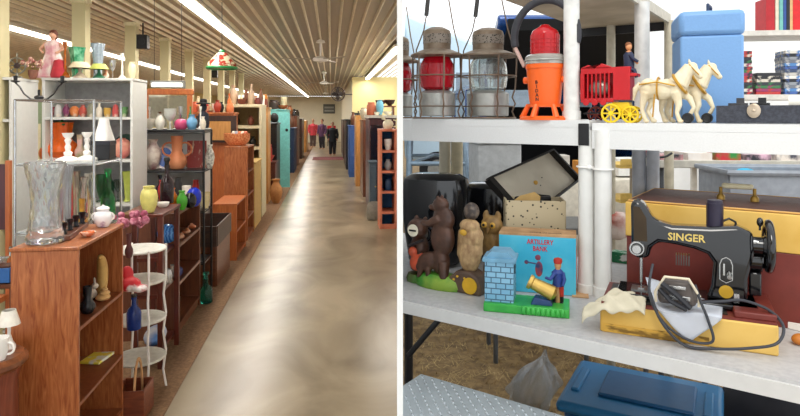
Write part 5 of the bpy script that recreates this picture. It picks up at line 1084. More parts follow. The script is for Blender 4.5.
# ---- cream case lid, tilted
ly = 2.32
cs = [((px-400)/F*y, y, zpy(py, y)) for px, py, y in ((486,180,2.2),(549,152,2.42),(576,181,2.42),(524,222,2.2))]
t = T('open_case', 'open black-rimmed case with cream lining in its raised lid behind the toys', 'case', Vector((cs[3][0], cs[3][1]+.02, ZL)), 0)
org = Vector(t.location)
q0 = [Vector(c)-org for c in cs]; n = (q0[1]-q0[0]).cross(q0[3]-q0[0]).normalized()
if n.y > 0: n = -n
g = G(mix2('d6cdba', 'c4baa6', 6, .8)); vv = q0+[c-n*.004 for c in q0]
g.add(vv, [(0,1,2,3),(4,7,6,5),(0,4,5,1),(1,5,6,2),(2,6,7,3),(3,7,4,0)]); ld = g.done('lid', t)
g = G(mat('191614', .5))
for i in range(4):
    a_, b_ = q0[i], q0[(i+1) % 4]; d = (b_-a_).normalized(); w_ = .007 if i != 3 else .022
    x = n.cross(d)*w_/2; z = n*.03
    g.add([a_-x,a_+x,b_+x,b_-x,a_-x+z,a_+x+z,b_+x+z,b_-x+z], [(0,1,2,3),(7,6,5,4),(0,4,5,1),(1,5,6,2),(2,6,7,3),(3,7,4,0)])
g.done('rim', ld)
c_ = sum(q0, Vector())/4; g = G(mat('c99a3c', .4)); g.ell(c_+n*.003, (.009,.004,.009), 8); g.use(BLK)
for dx, dz in ((-.03,.01),(.025,.02),(-.01,-.03),(.02,-.01)): g.ell(c_+n*.002+Vector((dx,0,dz)), .0025, 6)
g.done('fittings', ld)
g = G(mat('1b1917', .6)); g.box((0,.16,.1),(.2,.12,.2)); g.done('body', t, bevel=.006)

# ---- sewing machine
A, Bp = low(600, 331), low(779, 357)
mid = (A+Bp)/2; mr = math.atan2(Bp.y-A.y, Bp.x-A.x); Lm = (Bp-A).length
X_ = Vector((math.cos(mr), math.sin(mr), 0)); Y_ = Vector((-math.sin(mr), math.cos(mr), 0))
def SM(x, y, z=0): return mid + X_*x + Y_*y + Vector((0, 0, z))
t = T('wooden_plinth', 'mustard yellow and maroon wooden sewing machine base on the grey table', 'case base', SM(0, .105), mr)
MUS = mix2('c79a3e', 'd9b25e', 7, .7, (1,1,1), 0, .3, .6); MRN = mat('6d2a22', .45, var=.15, sc=20)
CB = .072
g = G(MUS); g.box((0,0,CB/2),(Lm,.21,CB)); g.done('body', t, bevel=.004)
g = G(mix2('7a5a1c', 'c79a3e', 22, .8, (1,1,3), 0, .45, .55)); g.box((-.07,-.1055,.012),(.25,.0015,.022)); g.done('stained_edge', t) 
g = G(MRN); g.box((0,0,CB+.003),(Lm-.006,.204,.006)); g.done('top_trim', t)
g = G(MRN); g.box((Lm/2-.047,0,CB+.013),(.09,.19,.016)); g.done('compartment_lid', t, bevel=.003)
g = G(BLK); g.box((-.045,0,CB+.0065),(Lm-.12,.17,.004)); g.done('well', t)
t = T('sewing_machine', 'black vintage sewing machine with gold lettering in its wooden base', 'sewing machine', SM(0, .115, CB+.009), mr)
GLB = mat('0c0c0f', .12, .1, 0, .1, 20, coat=.6); STL = mat('b9b9b8', .25, .9)
def mx(px): return (px-690)*.00236
mo = ZL+CB+.009
def mz(py): return 1.45-(py-115)*.0026-.0-mo
g = G(GLB); g.box((.0,0,.006),(.335,.125,.012)); g.done('bed', t, bevel=.003)
# arm + pillar as one casting
prof_ = [(mx(634),mz(207)),(mx(641),mz(203)),(mx(648),mz(207)),(mx(660),mz(224)),(mx(678),mz(228)),(mx(715),mz(227)),(mx(742),mz(224)),(mx(757),mz(230)),(mx(758),mz(250)),(mx(752),mz(275)),(mx(752),.012),(mx(712),.012),(mx(717),mz(285)),(mx(719),mz(262)),(mx(713),mz(254)),(mx(700),mz(250)),(mx(680),mz(247)),(mx(664),mz(246)),(mx(656),mz(252)),(mx(654),mz(263)),(mx(640),mz(265)),(mx(635),mz(258))]
g = G(GLB); g.prism(prof_, -.028, .028); g.done('arm', t, bevel=.012)
# fix concave end caps handled by bmesh triangulation below
g = G(mat('3d3020', .3, .5)); g.prism([(mx(637),mz(210)),(mx(644),mz(211)),(mx(651),mz(222)),(mx(652),mz(246)),(mx(638),mz(246))], -.0295, -.0275); g.done('face_plate', t)
g = G(STL); g.cyl((mx(641),-.028,mz(254)),(mx(641),-.045,mz(254)),.013,.011,18); g.ring((mx(641),-.03,mz(254)),.017,.003,20,6,Euler((PI/2,0,0)).to_matrix()); g.done('tension_knob', t)
g = G(STL); g.cyl((mx(645),0,mz(262)),(mx(645),0,.03),.004); g.cyl((mx(645),0,.03),(mx(645),0,.013),.0015); g.box((mx(645),-.004,.016),(.016,.02,.004)); g.done('needle_bar', t)
g = G(mat('8a8a8a', .3, .8)); g.box((mx(645),0,.0135),(.05,.05,.003)); g.done('needle_plate', t)
text_mesh('lettering', 'SINGER', .027, mat('d8bd6a', .35, .4), t, (mx(692), -.0295, mz(239)), (PI/2,0,0), .0008, sx=.98)
g = G(mat('c0972a', .35, .4)); g.lathe([(0,0),(.0165,0),(.0165,.002),(0,.003)], (mx(731),-.0285,mz(289)), 24, rot=Euler((PI/2,0,0)).to_matrix()); g.done('medallion', t)
g = G(mat('b99a4a', .35, .4)); g.box((mx(731),-.029,mz(306)),(.022,.002,.006)); g.done('model_plate', t, bevel=.001)
g = G(STL); g.tube([(mx(725),-.031,mz(277)),(mx(725),-.031,mz(262)),(mx(727),-.031,mz(257)),(mx(731),-.031,mz(255)),(mx(735),-.031,mz(257)),(mx(737),-.031,mz(262)),(mx(737),-.031,mz(277)),(mx(731),-.031,mz(280))],.0018,6,True); g.cyl((mx(734),-.03,mz(271)),(mx(734),-.048,mz(273)),.007,.006); g.box((mx(729),-.031,mz(267)),(.004,.004,.03)); g.done('stitch_lever', t)
g = G(STL); g.box((mx(741),-.03,.02),(.012,.006,.03)); g.done('side_plate', t)
# handwheel with motor
g = G(GLB); rr = Euler((0,PI/2,0)).to_matrix()
hx_ = mx(772); hz_ = mz(243)
g.ring((hx_,0,hz_), .058, .010, 32, 10, rr); g.lathe([(0,-.012),(.024,-.012),(.03,0),(.024,.012),(0,.014)], (hx_,0,hz_), 20, rot=rr)
for i in range(4): a = i*PI/2+.5; g.cyl((hx_,0,hz_),(hx_,.056*math.cos(a),hz_+.056*math.sin(a)),.006)
g.done('handwheel', t)
g = G(GLB); g.cyl((mx(755),0,hz_),(hx_-.01,0,hz_),.022); g.done('wheel_hub', t)
g = G(GLB); g.cyl((mx(752),.035,mz(260)),(mx(768),.035,mz(260)),.032,seg=20); g.box((mx(760),.02,mz(282)),(.028,.03,.06)); g.done('motor', t, bevel=.004)
g = G(STL); g.cyl((mx(746),-.01,mz(237)),(mx(762),-.016,mz(239)),.005); g.done('bobbin_winder', t)
g = G(GLB); g.ell((mx(764),0,mz(220)),(.008,.01,.012)); g.cyl((mx(764),0,mz(228)),(mx(764),0,mz(216)),.003); g.done('spool_pin', t)
g = G(mat('211a30', .35)); g.cyl((mx(721),.01,mz(229)),(mx(721),.01,mz(204)),.0205,seg=24); g.cyl((mx(721),.01,mz(204)),(mx(721),.01,mz(201)),.019,.018,24); g.done('lamp_housing', t)
g = G(BLK); g.tube([(mx(729),.01,mz(222)),(mx(735),.01,mz(219)),(mx(741),.012,mz(222)),(mx(744),.015,mz(232))],.003); g.done('lamp_wire', t)
g = G(mat('585450', .4, .5))
for i in range(6): g.box((mx(682+i*2.6),.02,mz(265)),(.0028,.03,.028))
g.done('grille', t)
# paper over front
S0 = SM(0, 0)
t = T('waxed_paper', 'translucent white sheet of paper draped over the front of the machine base', 'paper', SM(0,0,0), mr)
PAP = mat('dde1ea', .45, 0, .35, .03)
def sheetf(u, v):
    # u across, v from back top to front bottom
    x = mx(650+u*78*(1-.35*v)+v*22) - .0; y = .085-.105*min(1, v/.62); z = CB+.012+.05*max(0, 1-v/.35)*(1-u)
    if v > .62: y = -.021-.002*math.sin(u*9); z = CB+.010-(v-.62)/.38*.075*max(0,1-abs(u-.45)*1.7)
    return (x, y, z+.003*math.sin(u*7+v*4))
g = G(PAP); g.sheet(sheetf, 16, 20); g.done('sheet', t, solid=.0006)
# foot pedal & cord
t = T('foot_pedal', 'brown and grey sewing machine foot pedal with pale frame on the paper', 'foot pedal', SM(mx(683), -.0, CB+.0235), mr)
g = G(mat('5c5450', .4, .2, var=.2)); g.prism([(-.042,0),(.042,0),(.046,.02),(.03,.062),(-.03,.062),(-.046,.02)], -.012, .028); g.done('body', t, bevel=.008)
g = G(mat('d9cdb4', .4)); g.tube([(-.048,-.018,.005),(-.05,-.018,.03),(-.028,-.018,.07),(.026,-.018,.07),(.05,-.018,.03),(.048,-.018,.005)],.0035,8); g.done('frame', t)
g = G(STL); g.box((0,-.014,.02),(.06,.008,.01)); g.box((0,-.014,.045),(.04,.006,.008)); g.done('plate', t, bevel=.001)
g = G(mat('232328', .4)); g.tube([(-.035,-.026,.055),(0,-.03,.03),(.03,-.03,.002)],.007); g.tube([(-.04,-.026,.04),(-.015,-.034,.015),(.022,-.032,-.002)],.006); g.done('plug_leads', t)
g = G(mat('33343a', .45)); K = lambda px, py, d=0: (mx(px)-0, -.02-d, mz(py)+mo-ZL)
pts = [K(659,262,-.03),K(656,282,.01),K(662,302,.012),K(676,318,.012),K(698,327,.014),K(716,324,.014),K(712,306,.012),K(706,292,.006),K(700,276,-.01)]
def smooth(pts, n=6):
    out = []
    P = [Vector(p) for p in pts]
    for i in range(len(P)-1):
        p0 = P[max(0,i-1)]; p1 = P[i]; p2 = P[i+1]; p3 = P[min(len(P)-1,i+2)]
        for j in range(n):
            s = j/n; out.append(.5*((2*p1)+(-p0+p2)*s+(2*p0-5*p1+4*p2-p3)*s*s+(-p0+3*p1-3*p2+p3)*s**3))
    return out+[P[-1]]
g.tube(smooth(pts), .0034, 8)
pts = [K(657,286,.012),K(668,312,.016),K(690,331,.018),K(720,330,.018),K(750,325,.016),K(772,318,.012),K(779,306,-.02),K(768,296,-.05),K(745,290,-.052),K(728,292,-.045),K(704,292,-.01)]
g.tube(smooth(pts), .0036, 8)
tag(g.done('power_cord', None, SM(0,0,0), mr), 'dark grey power cord looping over the paper and machine base', 'cord')
# cloth at left
def clf(u, v):
    x = -.245+.155*u; y = -.022+.10*v*(.45+.55*u); z = CB+.020+.006*math.sin(u*9+v*3)+.004*math.sin(u*23+v*9)+.004*math.sin(v*14)
    if x < -.185: z -= (-.185-x)*.75
    if v < .3: z -= (.3-v)*.09
    return (x, y, z)
g = G(mat('cbc2aa', .9, var=.06, bump=.3)); g.sheet(clf, 36, 16); tag(g.done('cloth', None, SM(0,0,0), mr, solid=.002), 'crumpled cream cloth hanging off the left corner of the machine base', 'cloth')
# ---- suitcase behind
sp = O1+NV*.545+RV*.86; sz = .305; t = T('carrying_case', 'yellow and maroon machine cover case with brown top and pale handle, behind the sewing machine', 'case', sp+Vector((0,0,ZL)), RZ)
g = G(MRN); g.box((0,0,sz*.33),(.56,.36,sz*.66)); g.done('lower_shell', t, bevel=.003)
g = G(MUS); g.box((0,0,sz*.83),(.566,.366,sz*.34)); g.done('upper_shell', t, bevel=.003)
g = G(mat('5f4038', .6, bump=.2, sc=200)); g.box((0,0,sz+.002),(.55,.35,.006)); g.done('lid_panel', t)
g = G(mat('c99a52', .5)); g.tube([(-.275,-.175,sz+.004),(.275,-.175,sz+.004),(.275,.175,sz+.004),(-.275,.175,sz+.004)],.003,6,True); g.done('piping', t)
g = G(mat('dcd2b0', .4)); g.box((0,0,sz+.048),(.085,.02,.016)); g.done('handle', t, bevel=.006)
for q in (-1, 1): g = G(mat('9a7a3a', .35, .7)); g.cyl((q*.045,0,sz+.004),(q*.045,0,sz+.044),.005); g.lathe([(.012,0),(.012,.012),(.006,.02)], (q*.045,0,sz+.004), 14); g.done('handle_mount', t)
# ---- things around the machine at table height
g = G(mix2('1f7a4c', 'e4e4de', 30, .5, (1,4,1), 0, .55, .6)); g.box((0,0,.02),(.08,.05,.04)); tag(g.done('green_box', None, low(623, 262), RZ, bevel=.001), 'small green printed box behind the white posts', 'box')
g = G(mix2('b05a4a', 'e0cfc4', 10, .9)); g.box((0,0,.06),(.14,.12,.12)); tag(g.done('folded_fabric', None, low(612, 238), RZ, bevel=.03), 'pink and cream folded fabric behind the white posts', 'fabric')
t = T('pincushion', 'small black and silver gadget left of the sewing machine head', 'gadget', low(636, 262), RZ); g = G(BLK); g.ell((0,0,.045),(.03,.03,.045)); g.done('body', t); g = G(STL); g.ell((.01,-.02,.07),.014); g.done('knob', t)
g = G(mix2('d8d0c8', 'b8343a', 16, .5, (1,3,1), 0, .55, .6)); g.box((0,0,.014),(.17,.12,.026)); tag(g.done('game_box', None, low(806, 303), RZ+.3, bevel=.001), 'white and red flat box at the right edge beside the machine base', 'box')
g = G(mix2('e4e0da', 'b8343a', 10, .5, (3,1,1), 0, .55, .6)); g.box((0,0,.01),(.12,.08,.018)); tag(g.done('paper_box', None, low(812, 330), RZ-.3, bevel=.001), 'white carton with red stripes at the right edge of the table', 'box')
g = G(mat('b8702a', .5)); g.ell((0,0,.014),(.02,.016,.014)); tag(g.done('amber_trinket', None, low(800, 345), 0), 'small amber trinket at the right edge of the table', 'trinket')
g = G(mat('c9a040', .4)); g.ring((0,0,.004),.018,.003,18,6); g.cyl((.018,0,.004),(.05,0,.004),.003); tag(g.done('brass_key', None, low(786, 318), .5), 'yellow brass ring lying right of the machine base', 'ring')

# ============ under the table
t = T('storage_tote', 'blue plastic storage tote with moulded lid under the table', 'tote', Vector((.87, 2.16, 0)), -.50)
BT1 = mat('1d5a88', .35, var=.05); BT2 = mat('2c76a8', .3, var=.05); tw, td, th_ = .50, .40, .44
g = G(BT1); g.prism([(-tw/2+.04,0),(tw/2-.04,0),(tw/2-.01,th_-.03),(-tw/2+.01,th_-.03)], -td/2+.02, td/2-.02); g.done('body', t, bevel=.02)
g = G(BT2); g.box((0,0,th_-.01),(tw+.02,td+.02,.04)); g.done('lid', t, bevel=.018)
g = G(BT1); g.box((0.02,.01,th_+.016),(tw*.62,td*.56,.014)); g.done('lid_panel', t, bevel=.012)
g = G(BT2)
for q in (-1, 1): g = G(BT2); g.box((q*(tw/2-.035),0,th_+.014),(.03,td*.5,.014)); g.done('lid_latch', t, bevel=.006)
g = G(mat('1b1b22', .8)); g.ell((0,0,.24),(.24,.17,.24)); g.ell((.14,.05,.2),(.24,.15,.2)); tag(g.done('duffel_bag', None, Vector((1.37, 2.2, 0)), RZ, remesh=.02), 'dark duffel bag under the right side of the table', 'bag')
# diamond plate box in the foreground
t = T('tool_box', 'metal box with raised tread-plate lid in the foreground before the table', 'tool box', Vector((0,0,0)), 0)
zt = .675; c1 = Vector(((421-400)/F*1.74, 1.74, 0)); zt = EYE-(374-HZ)/F*1.74
# corner c1 far; edges: one toward lower right, other toward the wall
e1 = Vector((.82,-.572,0)); e2 = Vector((-.572,-.82,0)); L1, L2 = .75, .9
PLM = mat('b4bcc0', .35, .3, 0, .08, 12)
poly = [Vector(c1), Vector(c1)+e1*L1, Vector(c1)+e1*L1+e2*L2, Vector(c1)+e2*L2]
def clipx(P, x0):
    out = []
    for i in range(len(P)):
        a, b = P[i], P[(i+1) % len(P)]
        if a.x >= x0: out.append(a)
        if (a.x-x0)*(b.x-x0) < 0: s = (x0-a.x)/(b.x-a.x); out.append(a+(b-a)*s)
    return out
def clipy(P, y0):
    out = []
    for i in range(len(P)):
        a, b = P[i], P[(i+1) % len(P)]
        if a.y >= y0: out.append(a)
        if (a.y-y0)*(b.y-y0) < 0: s = (y0-a.y)/(b.y-a.y); out.append(a+(b-a)*s)
    return out
P2 = clipx(poly, .008)
g = G(PLM); g.prism([(v.x, v.y) for v in P2], 0.0, zt-.003, 'z'); g.done('body', t)
g = G(PLM); g.prism([(v.x, v.y) for v in P2], zt-.003, zt, 'z'); g.done('lid', t)
g = G(mat('c4ccd0', .25, .5, 0, .05, 12)); n_ = 0
for i in range(60):
    for j in range(60):
        s = .012+i*.0165*2/2+.0; d = .012+j*.0165
        P = c1+e1*s+e2*d
        if s > L1 or d > L2 or P.x < .014 or P.y < .95: continue
        a = PI/4+RZ if (i+j) % 2 else -PI/4+RZ
        if (i % 2) != (j % 2): continue
        g.ell((P.x, P.y, zt), (.0095,.0036,.0026), 8, Matrix.Rotation(a, 3, 'Z')); n_ += 1
g.done('tread_bars', t)
# clear plastic bag
p = Vector(((531-400)/F*2.95, 2.95, 0)); R2 = random.Random(3)
g = G(mat('f4f6f8', .18, 0, .8, .0, ior=1.3))
def bagf(u, v):
    a = u*2*PI; r = .10*max(.02,math.sin(PI*min(1, .12+v*.95)))**.6*(1+.2*math.sin(5*a+3*v)+.16*math.sin(11*a-5*v)+.08*math.sin(19*a+9*v)); return (r*math.cos(a)*1.05+.07*v*v, r*math.sin(a)*.7, .012+.25*v*(1+.15*math.sin(2*a))+.008*math.sin(3*a+7*v))
g.sheet(bagf, 80, 24); tag(g.done('plastic_bag', None, p, 0, solid=.001), 'crumpled clear plastic bag on the dry grass under the table', 'bag')
# dry grass blades near the table
g = G(mix2('cdb27c', '86693e', 5, .9)); R3 = random.Random(5); vv = []; ff = []
for i in range(14000):
    y = 2.2+R3.random()**1.4*4.5; x = .03+R3.random()*(y*.62); a = R3.uniform(0, 6.28); L = R3.uniform(.03,.085); w2 = R3.uniform(.0015,.003); tl_ = R3.uniform(.1, 1.1); b = len(vv)
    dx, dy = math.cos(a), math.sin(a)
    vv += [(x-dy*w2,y+dx*w2,.002),(x+dy*w2,y-dx*w2,.002),(x+dx*L*math.cos(tl_),y+dy*L*math.cos(tl_),.002+L*math.sin(tl_)*.6)]; ff.append((b,b+1,b+2))
g.add(vv, ff); tag(g.done('dry_grass', smooth=0), 'dry yellow-brown grass covering the ground of the stall', 'grass', kind='stuff')

# ============ behind the table
# trestle legs, light blue-grey
t = T('trestle', 'blue-grey metal trestle frame behind the lanterns', 'trestle', Vector((.33, 4.6, 0)), 0)
TB_ = mat('8fa3b4', .4, .4)
for (a, b) in (((-.28,-.2,0),(-.26,-.0,1.28)),((.27,-.2,0),(.16,0,1.28)),((-.28,.4,0),(-.24,.3,1.28)),((.27,.4,0),(.16,.3,1.28))): g = G(TB_); g.cyl(a, b, .02); g.done('leg', t)
g = G(TB_); g.cyl((-.27,-.03,1.08),(.2,-.03,1.08),.018); g.cyl((-.27,.3,1.12),(.2,.3,1.12),.015); g.cyl((-.26,-.03,1.08),(-.05,.3,1.12),.012); g.cyl((.2,-.03,1.08),(.0,.3,1.12),.012); g.done('crossbar', t)
g = G(TB_); g.box((-.05,.15,1.29),(.5,.4,.03)); g.done('top', t)
# crates stack
t0 = None
for i in range(3):
    t = T('plastic_crate', ['grey plastic crate at the bottom of the stack behind the clear lantern','grey plastic crate in the middle of the stack behind the clear lantern','grey plastic crate on top of the stack behind the clear lantern'][i], 'crate', Vector((.66, 4.2, .43*i)), .1, 'stack of grey crates')
    m_ = mat(['8a8e92','9a9ea0','a5a7a8'][i], .6)
    g = G(m_); g.box((0,0,.2),(.3,.3,.39)); g.done('body', t, bevel=.01); g = G(m_); g.box((0,0,.41),(.33,.33,.03)); g.done('rim', t, bevel=.005)
g = G(mat('c8202a', .5)); g.box((0,0,.06),(.07,.07,.12)); tag(g.done('red_can', None, onup(486, .92, ZL)+Vector((0,.0,.0)), 0, bevel=.005), 'red can behind the cream case lid', 'can') if 0 else None
# camper van
t = T('camper_van', 'pale blue-white camper van parked behind the lanterns', 'van', Vector((0, 12, 0)), 0)
VB = mat('b9cfde', .3, var=.03)
g = G(VB); g.prism([(.1,.55),(5.2,.55),(5.2,1.3),(3.9,1.5),(2.3,2.45),(1.5,2.9),(.1,3.5)], 0, 2.2); g.done('body', t, bevel=.08)
for i, (a, b, c, d) in enumerate(((.35,1.0,1.75,2.5),(1.12,1.8,1.7,2.3),(2.1,3.3,1.5,2.0))):
    g = G(mat('7d8b98', .15)); g.prism([(a,c),(b,c),(b if i < 2 else a+.6,d),(a,d)], -.012, .0); g.done('window', t, bevel=.004)
for x in (.75, 4.2):
    g = G(mat('1b1b1e', .8)); g.cyl((x,-.03,.36),(x,.25,.36),.36,seg=28); wh = g.done('wheel', t); g = G(ZINC); g.cyl((x,-.05,.36),(x,-.02,.36),.2,seg=20); g.done('hubcap', wh)
# blue car with open hatch
t = T('hatchback_car', 'dark blue car with raised tailgate behind the orange lamp', 'car', Vector((1.62, 6.0, 0)), 0)
CBL = mat('12407e', .2, .3, coat=.6); INT = mat('0b0c10', .7); hw = .86
g = G(CBL)
g.box((-hw+.05,2.0,.85),(.1,4.0,.9)); g.box((hw-.05,2.0,.85),(.1,4.0,.9)); g.box((0,.05,.55),(2*hw,.12,.35)); g.box((0,3.6,.8),(2*hw-.2,.8,.5)); g.box((0,1.6,1.78),(2*hw-.1,3.0,.08))
for q in (-1, 1):
    for y in (.08, 1.4, 2.9): g.box((q*(hw-.08),y,1.52),(.08,.1,.5))
g.done('body', t, bevel=.03)
g = G(INT); g.box((0,1.7,.42),(2*hw-.22,3.2,.08)); g.box((0,1.5,1.0),(2*hw-.24,.1,1.1)); g.done('interior', t)
for q in (-1, 1): g = G(mat('20262e', .1)); g.box((q*(hw-.06),1.45,1.52),(.02,2.6,.44)); g.done('side_window', t)
for q in (-1, 1):
    g = G(mat('b01a20', .2)); g.box((q*(hw-.05),-.02,1.1),(.1,.06,.35)); g.done('tail_light', t, bevel=.01)
    for y in (.7, 3.2): g = G(mat('1b1b1e', .8)); g.cyl((q*(hw-.16),y,.32),(q*(hw+.01),y,.32),.32,seg=26); g.done('wheel', t)
# raised tailgate
g = G(CBL); sl_ = .30
gp = [(.06,1.82),(-.95,2.30),(-1.0,2.26),(-.98,2.20),(.02,1.74)]
g.prism(gp, -hw+.06, hw-.06, 'x'); gt = g.done('tailgate', t, bevel=.02)
g = G(INT); g.prism([(.0,1.742),(-.955,2.195),(-.975,2.255),(-1.008,2.25),(-.97,2.16),(0,1.70)], -hw+.14, hw-.14, 'x'); g.done('tailgate_lining', gt)
g = G(mat('2a6fb4', .4)); g.box((-.42,-.86,2.19),(.16,.12,.08)); g.use(ZINC); g.cyl((-.42,-.9,2.17),(-.42,-.95,2.12),.03); g.done('tailgate_latch', gt)
for q in (-1, 1): g = G(mat('3a3c40', .4, .5)); g.cyl((q*(hw-.14),.05,1.3),(q*(hw-.16),-.5,2.02),.018); g.done('gas_strut', t)
# white tent wall
g = G(mat('e9eaea', .8, 0, .0, .02))
def tw_(u, v): return (1.82+u*3.6, 4.4+.04*math.sin(u*22)+.0*v-.25*u, v*2.9)
g.sheet(tw_, 60, 6); tag(g.done('tent_wall', None, solid=.01), 'white canvas tent wall at the back right of the stall', 'tent')
# shelf with discs and books
bz0, bz1 = 1.575, 1.95; by = 3.62
t = T('media_shelf', 'white shelf rack against the tent wall at the far right with discs and books', 'shelf', Vector((2.45, by, 0)), -.12)
SW = mat('c9c4bb', .5)
for z in (bz0, bz1, 1.16): g = G(SW); g.box((0,0,z-.02),(1.25,.3,.03)); g.done('shelf', t)
for x in (-.60, .60):
    g = G(SW); g.box((x,.13,1.05),(.03,.03,2.1)); g.done('upright', t)
def msh(x, z): return Vector((2.45, by, z))+Matrix.Rotation(-.12,3,'Z') @ Vector((x, -.02, 0))
dc = ['2a2c34','8a8e94','b02a2c','3a5a9a','1c1c20','d8d4cc','2c6a3a','6a6e78','a84030','30405e','c8c0b0','17181c','8a2a58','4a7ab0','202024','b8b4ac']
loc_n = ['far left', 'middle', 'right-hand']
k_ = 0
for si, (px, n) in enumerate(((743, 14), (764, 7), (792, 14))):
    q = (px-400)/F; y = by-.1 if 0 else None
    # solve x along shelf for this column
    x = None
    for it in range(-600, 600):
        P = msh(it/1000, 0)
        if abs(P.x/P.y*F+400-px) < .25: x = it/1000; break
    wv = (.055, .135, .135)[si]
    for j in range(n):
        g = G(mix2(dc[(k_*7+j*3) % 16], dc[(k_*5+j*5+2) % 16], 30, .35, (1,1,1), 0, .5, .6)); hh = .0188
        g.box((0,0,hh/2),(wv+R.uniform(-.006,.006),.12,hh-.0006))
        o = g.done('disc_case', None, msh(x+R.uniform(-.003,.003), bz0-.005+j*hh), -.12+R.uniform(-.03,.03), bevel=.001)
        tag(o, '%s disc case from the bottom of the %s stack on the white shelf' % (['lowest','second','third','fourth','fifth','sixth','seventh','eighth','ninth','tenth','eleventh','twelfth','thirteenth','fourteenth'][j], loc_n[si]), 'disc case', 'disc cases in the %s stack' % loc_n[si])
        k_ += 1
bk = [('a81c24', 765, .05), ('cfc4ae', 771.5, .02), ('6aa8a0', 775.5, .022), ('2c4a8a', 779, .018), ('1c1c20', 782.5, .02), ('c8a070', 785.5, .018), ('c81c20', 790.5, .045), ('3a6a5a', 796.5, .025), ('d8d0c0', 800.5, .02)]
bl_ = ['thick red book at the left end of the upper white shelf','cream book beside the thick red one','teal book on the upper white shelf','blue book on the upper white shelf','black book on the upper white shelf','tan book left of the bright red book','bright red book on the upper white shelf','green book right of the bright red book','cream book at the far right of the upper shelf']
for i, (c, px, wd) in enumerate(bk):
    for it in range(-600, 600):
        P = msh(it/1000, 0)
        if abs(P.x/P.y*F+400-px) < .25: break
    g = G(mat(c, .5)); hh = .2+.02*(i % 3); g.box((0,0,hh/2),(wd-.002,.14,hh)); g.use(mat('e8e2d4', .8)); g.box((0,.004,hh/2),(wd-.008,.142,hh-.006) if 0 else (wd-.006,.134,hh+.001))
    tag(g.done('book', None, msh(it/1000, bz1-.005), -.12), bl_[i], 'book', 'books on the upper white shelf')
# orange tag on tent wall
# back tables with totes and magazines
def simple_table(name, lb, x0, x1, y0, y1, z, m, rz=0):
    t = T(name, lb, 'table', Vector(((x0+x1)/2,(y0+y1)/2,0)), rz); W_, D_ = x1-x0, y1-y0
    g = G(m); g.box((0,0,z-.02),(W_,D_,.04)); g.done('table_top', t, bevel=.004)
    for sx in (-1,1):
        for sy in (-1,1): g = G(mat('55585c', .4)); g.cyl((sx*(W_/2-.06),sy*(D_/2-.06),0),(sx*(W_/2-.06),sy*(D_/2-.06),z-.04),.014); g.done('leg', t)
    return t
simple_table('back_table', 'grey plastic table behind the machine cover holding grey totes', 1.36, 2.5, 2.4, 2.84, .84, PLT, -.1)
simple_table('magazine_table', 'higher pale table behind with magazines laid in a row', 1.3, 2.8, 3.02, 3.36, 1.22, mat('b9b4a8', .6), -.05)
def mt(x, y): return Vector((2.05, 3.19, 1.22))+Matrix.Rotation(-.05,3,'Z') @ Vector((x, y, 0))
mc = ['d8a0a0','e8e0d8','c02a34','2a2a30','e0d4c8','2a8a3c','d8b0c0','3a3a48','d8d0c8','c87a5a']
for i in range(10):
    g = G(mix2(mc[i], mc[(i+3) % 10], 14, .4)); g.box((0,0,.014+.004*(i % 3)),(.12,.2,.028+.008*(i % 3)))
    tag(g.done('magazine_stack', None, mt(-.66+.145*i, -.06), -.1+R.uniform(-.1,.1)), '%s magazine stack, %s in the row on the higher back table' % (['pink','cream','red','black','beige','green','lilac','charcoal','pale grey','terracotta'][i], ['first from the left','second','third','fourth','fifth','sixth','seventh','eighth','ninth','last'][i]), 'magazines')
def tote(name, lb, p, w2, d2, h2, m, rz=0):
    t = T(name, lb, 'tote', p, rz)
    g = G(m)
    for (x, y, a, b) in ((0,-d2/2,w2,.01),(0,d2/2,w2,.01),(-w2/2,0,.01,d2-.01),(w2/2,0,.01,d2-.01)): g.box((x,y,h2/2),(a,b,h2))
    g.box((0,0,.006),(w2-.02,d2-.02,.01)); g.done('body', t, bevel=.003)
    g = G(m); g.tube([(-w2/2-.01,-d2/2-.01,h2),(w2/2+.01,-d2/2-.01,h2),(w2/2+.01,d2/2+.01,h2),(-w2/2-.01,d2/2+.01,h2)],.012,6,True); g.done('rim', t)
    return t
GT = mat('8b9098', .5)
tote('grey_tote', 'large grey plastic tote behind the machine cover case', Vector((1.62, 2.64, .84)), .46, .32, .37, GT, -.1)
g = G(mat('2f9cc0', .7)); g.ell((0,0,.16),(.19,.12,.17)); g.ell((-.1,-.03,.22),(.09,.09,.15)); g.ell((.12,.02,.2),(.08,.09,.14)); tag(g.done('teal_cloth', None, Vector((1.61, 2.64, .853)), -.1, remesh=.012), 'bright teal cloth heaped in the grey tote', 'cloth')
tote('clear_tote', 'translucent white tote at the far right behind the machine cover', Vector((2.15, 2.6, .84)), .36, .3, .37, mat('d4dad8', .2, 0, .4), -.15)
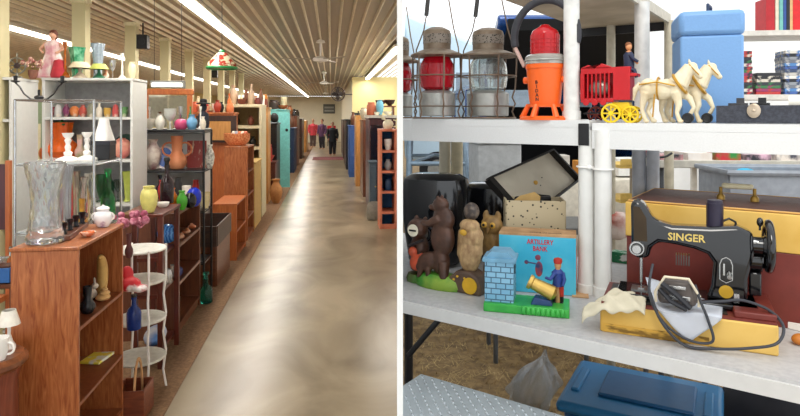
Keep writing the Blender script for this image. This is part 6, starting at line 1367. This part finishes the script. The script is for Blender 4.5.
# yellow boards left of the posts
t = T('sorting_tray', 'stack of pale yellow wooden trays between the posts', 'tray', Vector((1.36, 3.62, .0)), .1)
for i, z in enumerate((.78, .95, 1.15)):
    g = G(mat('cfae5c', .6)); g.box((0,0,z),(.2,.3,.018)); g.box((0,-.145,z+.025),(.2,.01,.04)); g.done('tray', t)
for q in (-1, 1): g = G(mat('a8a49a', .6)); g.box((q*.095,.1,.58),(.012,.05,1.16)); g.done('support', t)
t = T('black_cable', 'black cable hanging under the raised table between the posts', 'cable', Vector((0,0,0)), 0)
y = 2.5; g = G(BLK); g.tube(smooth([((px-400)/F*y, y, zpy(py, y)) for px, py in ((632,150),(640,155),(650,157),(664,157),(672,153))]), .005, 6); g.done('cable', t)
t = T('clamp_light', 'white pipe fitting and grey rod behind the front posts under the raised table', 'pipe', Vector((1.15, 2.5, 0)), 0) if 0 else None
t = simple_table('dark_table', 'table with black legs far behind under the stall', .5, 1.15, 3.45, 3.85, .80, mat('6a6a68', .6))
g = G(mat('b8a890', .7)); g.box((0,0,.12),(.32,.2,.24)); tag(g.done('cardboard_box', None, Vector((.76, 3.62, .80)), .1, bevel=.004), 'brown cardboard box on the dark table between cream posts and tin', 'box')

t = T('covered_table', 'table under a pale beige cloth behind the stall, left of the tent wall', 'table', Vector((1.35, 4.2, 0)), 0)
g = G(mat('cfc9bb', .8, bump=.1)); g.lathe([(.50,0),(.47,.5),(.45,1.0),(.44,1.02),(0,1.03)], seg=48, sx=.95, sy=.55, flute=.03, nf=14); g.done('cloth', t)
g = G(mat('8a7a5c', .7)); g.box((0,0,.5),(.6,.3,1.0)); g.done('frame', t)
for i, (x, c, h, lb) in enumerate(((-.28,'b8b2a8',.14,'grey carton left on the beige covered table'),(-.05,'c8862c',.1,'orange carton in the middle of the beige covered table'),(.2,'d8d8d4',.12,'white carton right on the beige covered table'))):
    g = G(mat(c, .6)); g.box((0,0,h/2),(.17,.14,h)); tag(g.done('carton', None, Vector((1.35+x, 4.15, 1.035)), .1*i, bevel=.003), lb, 'carton')
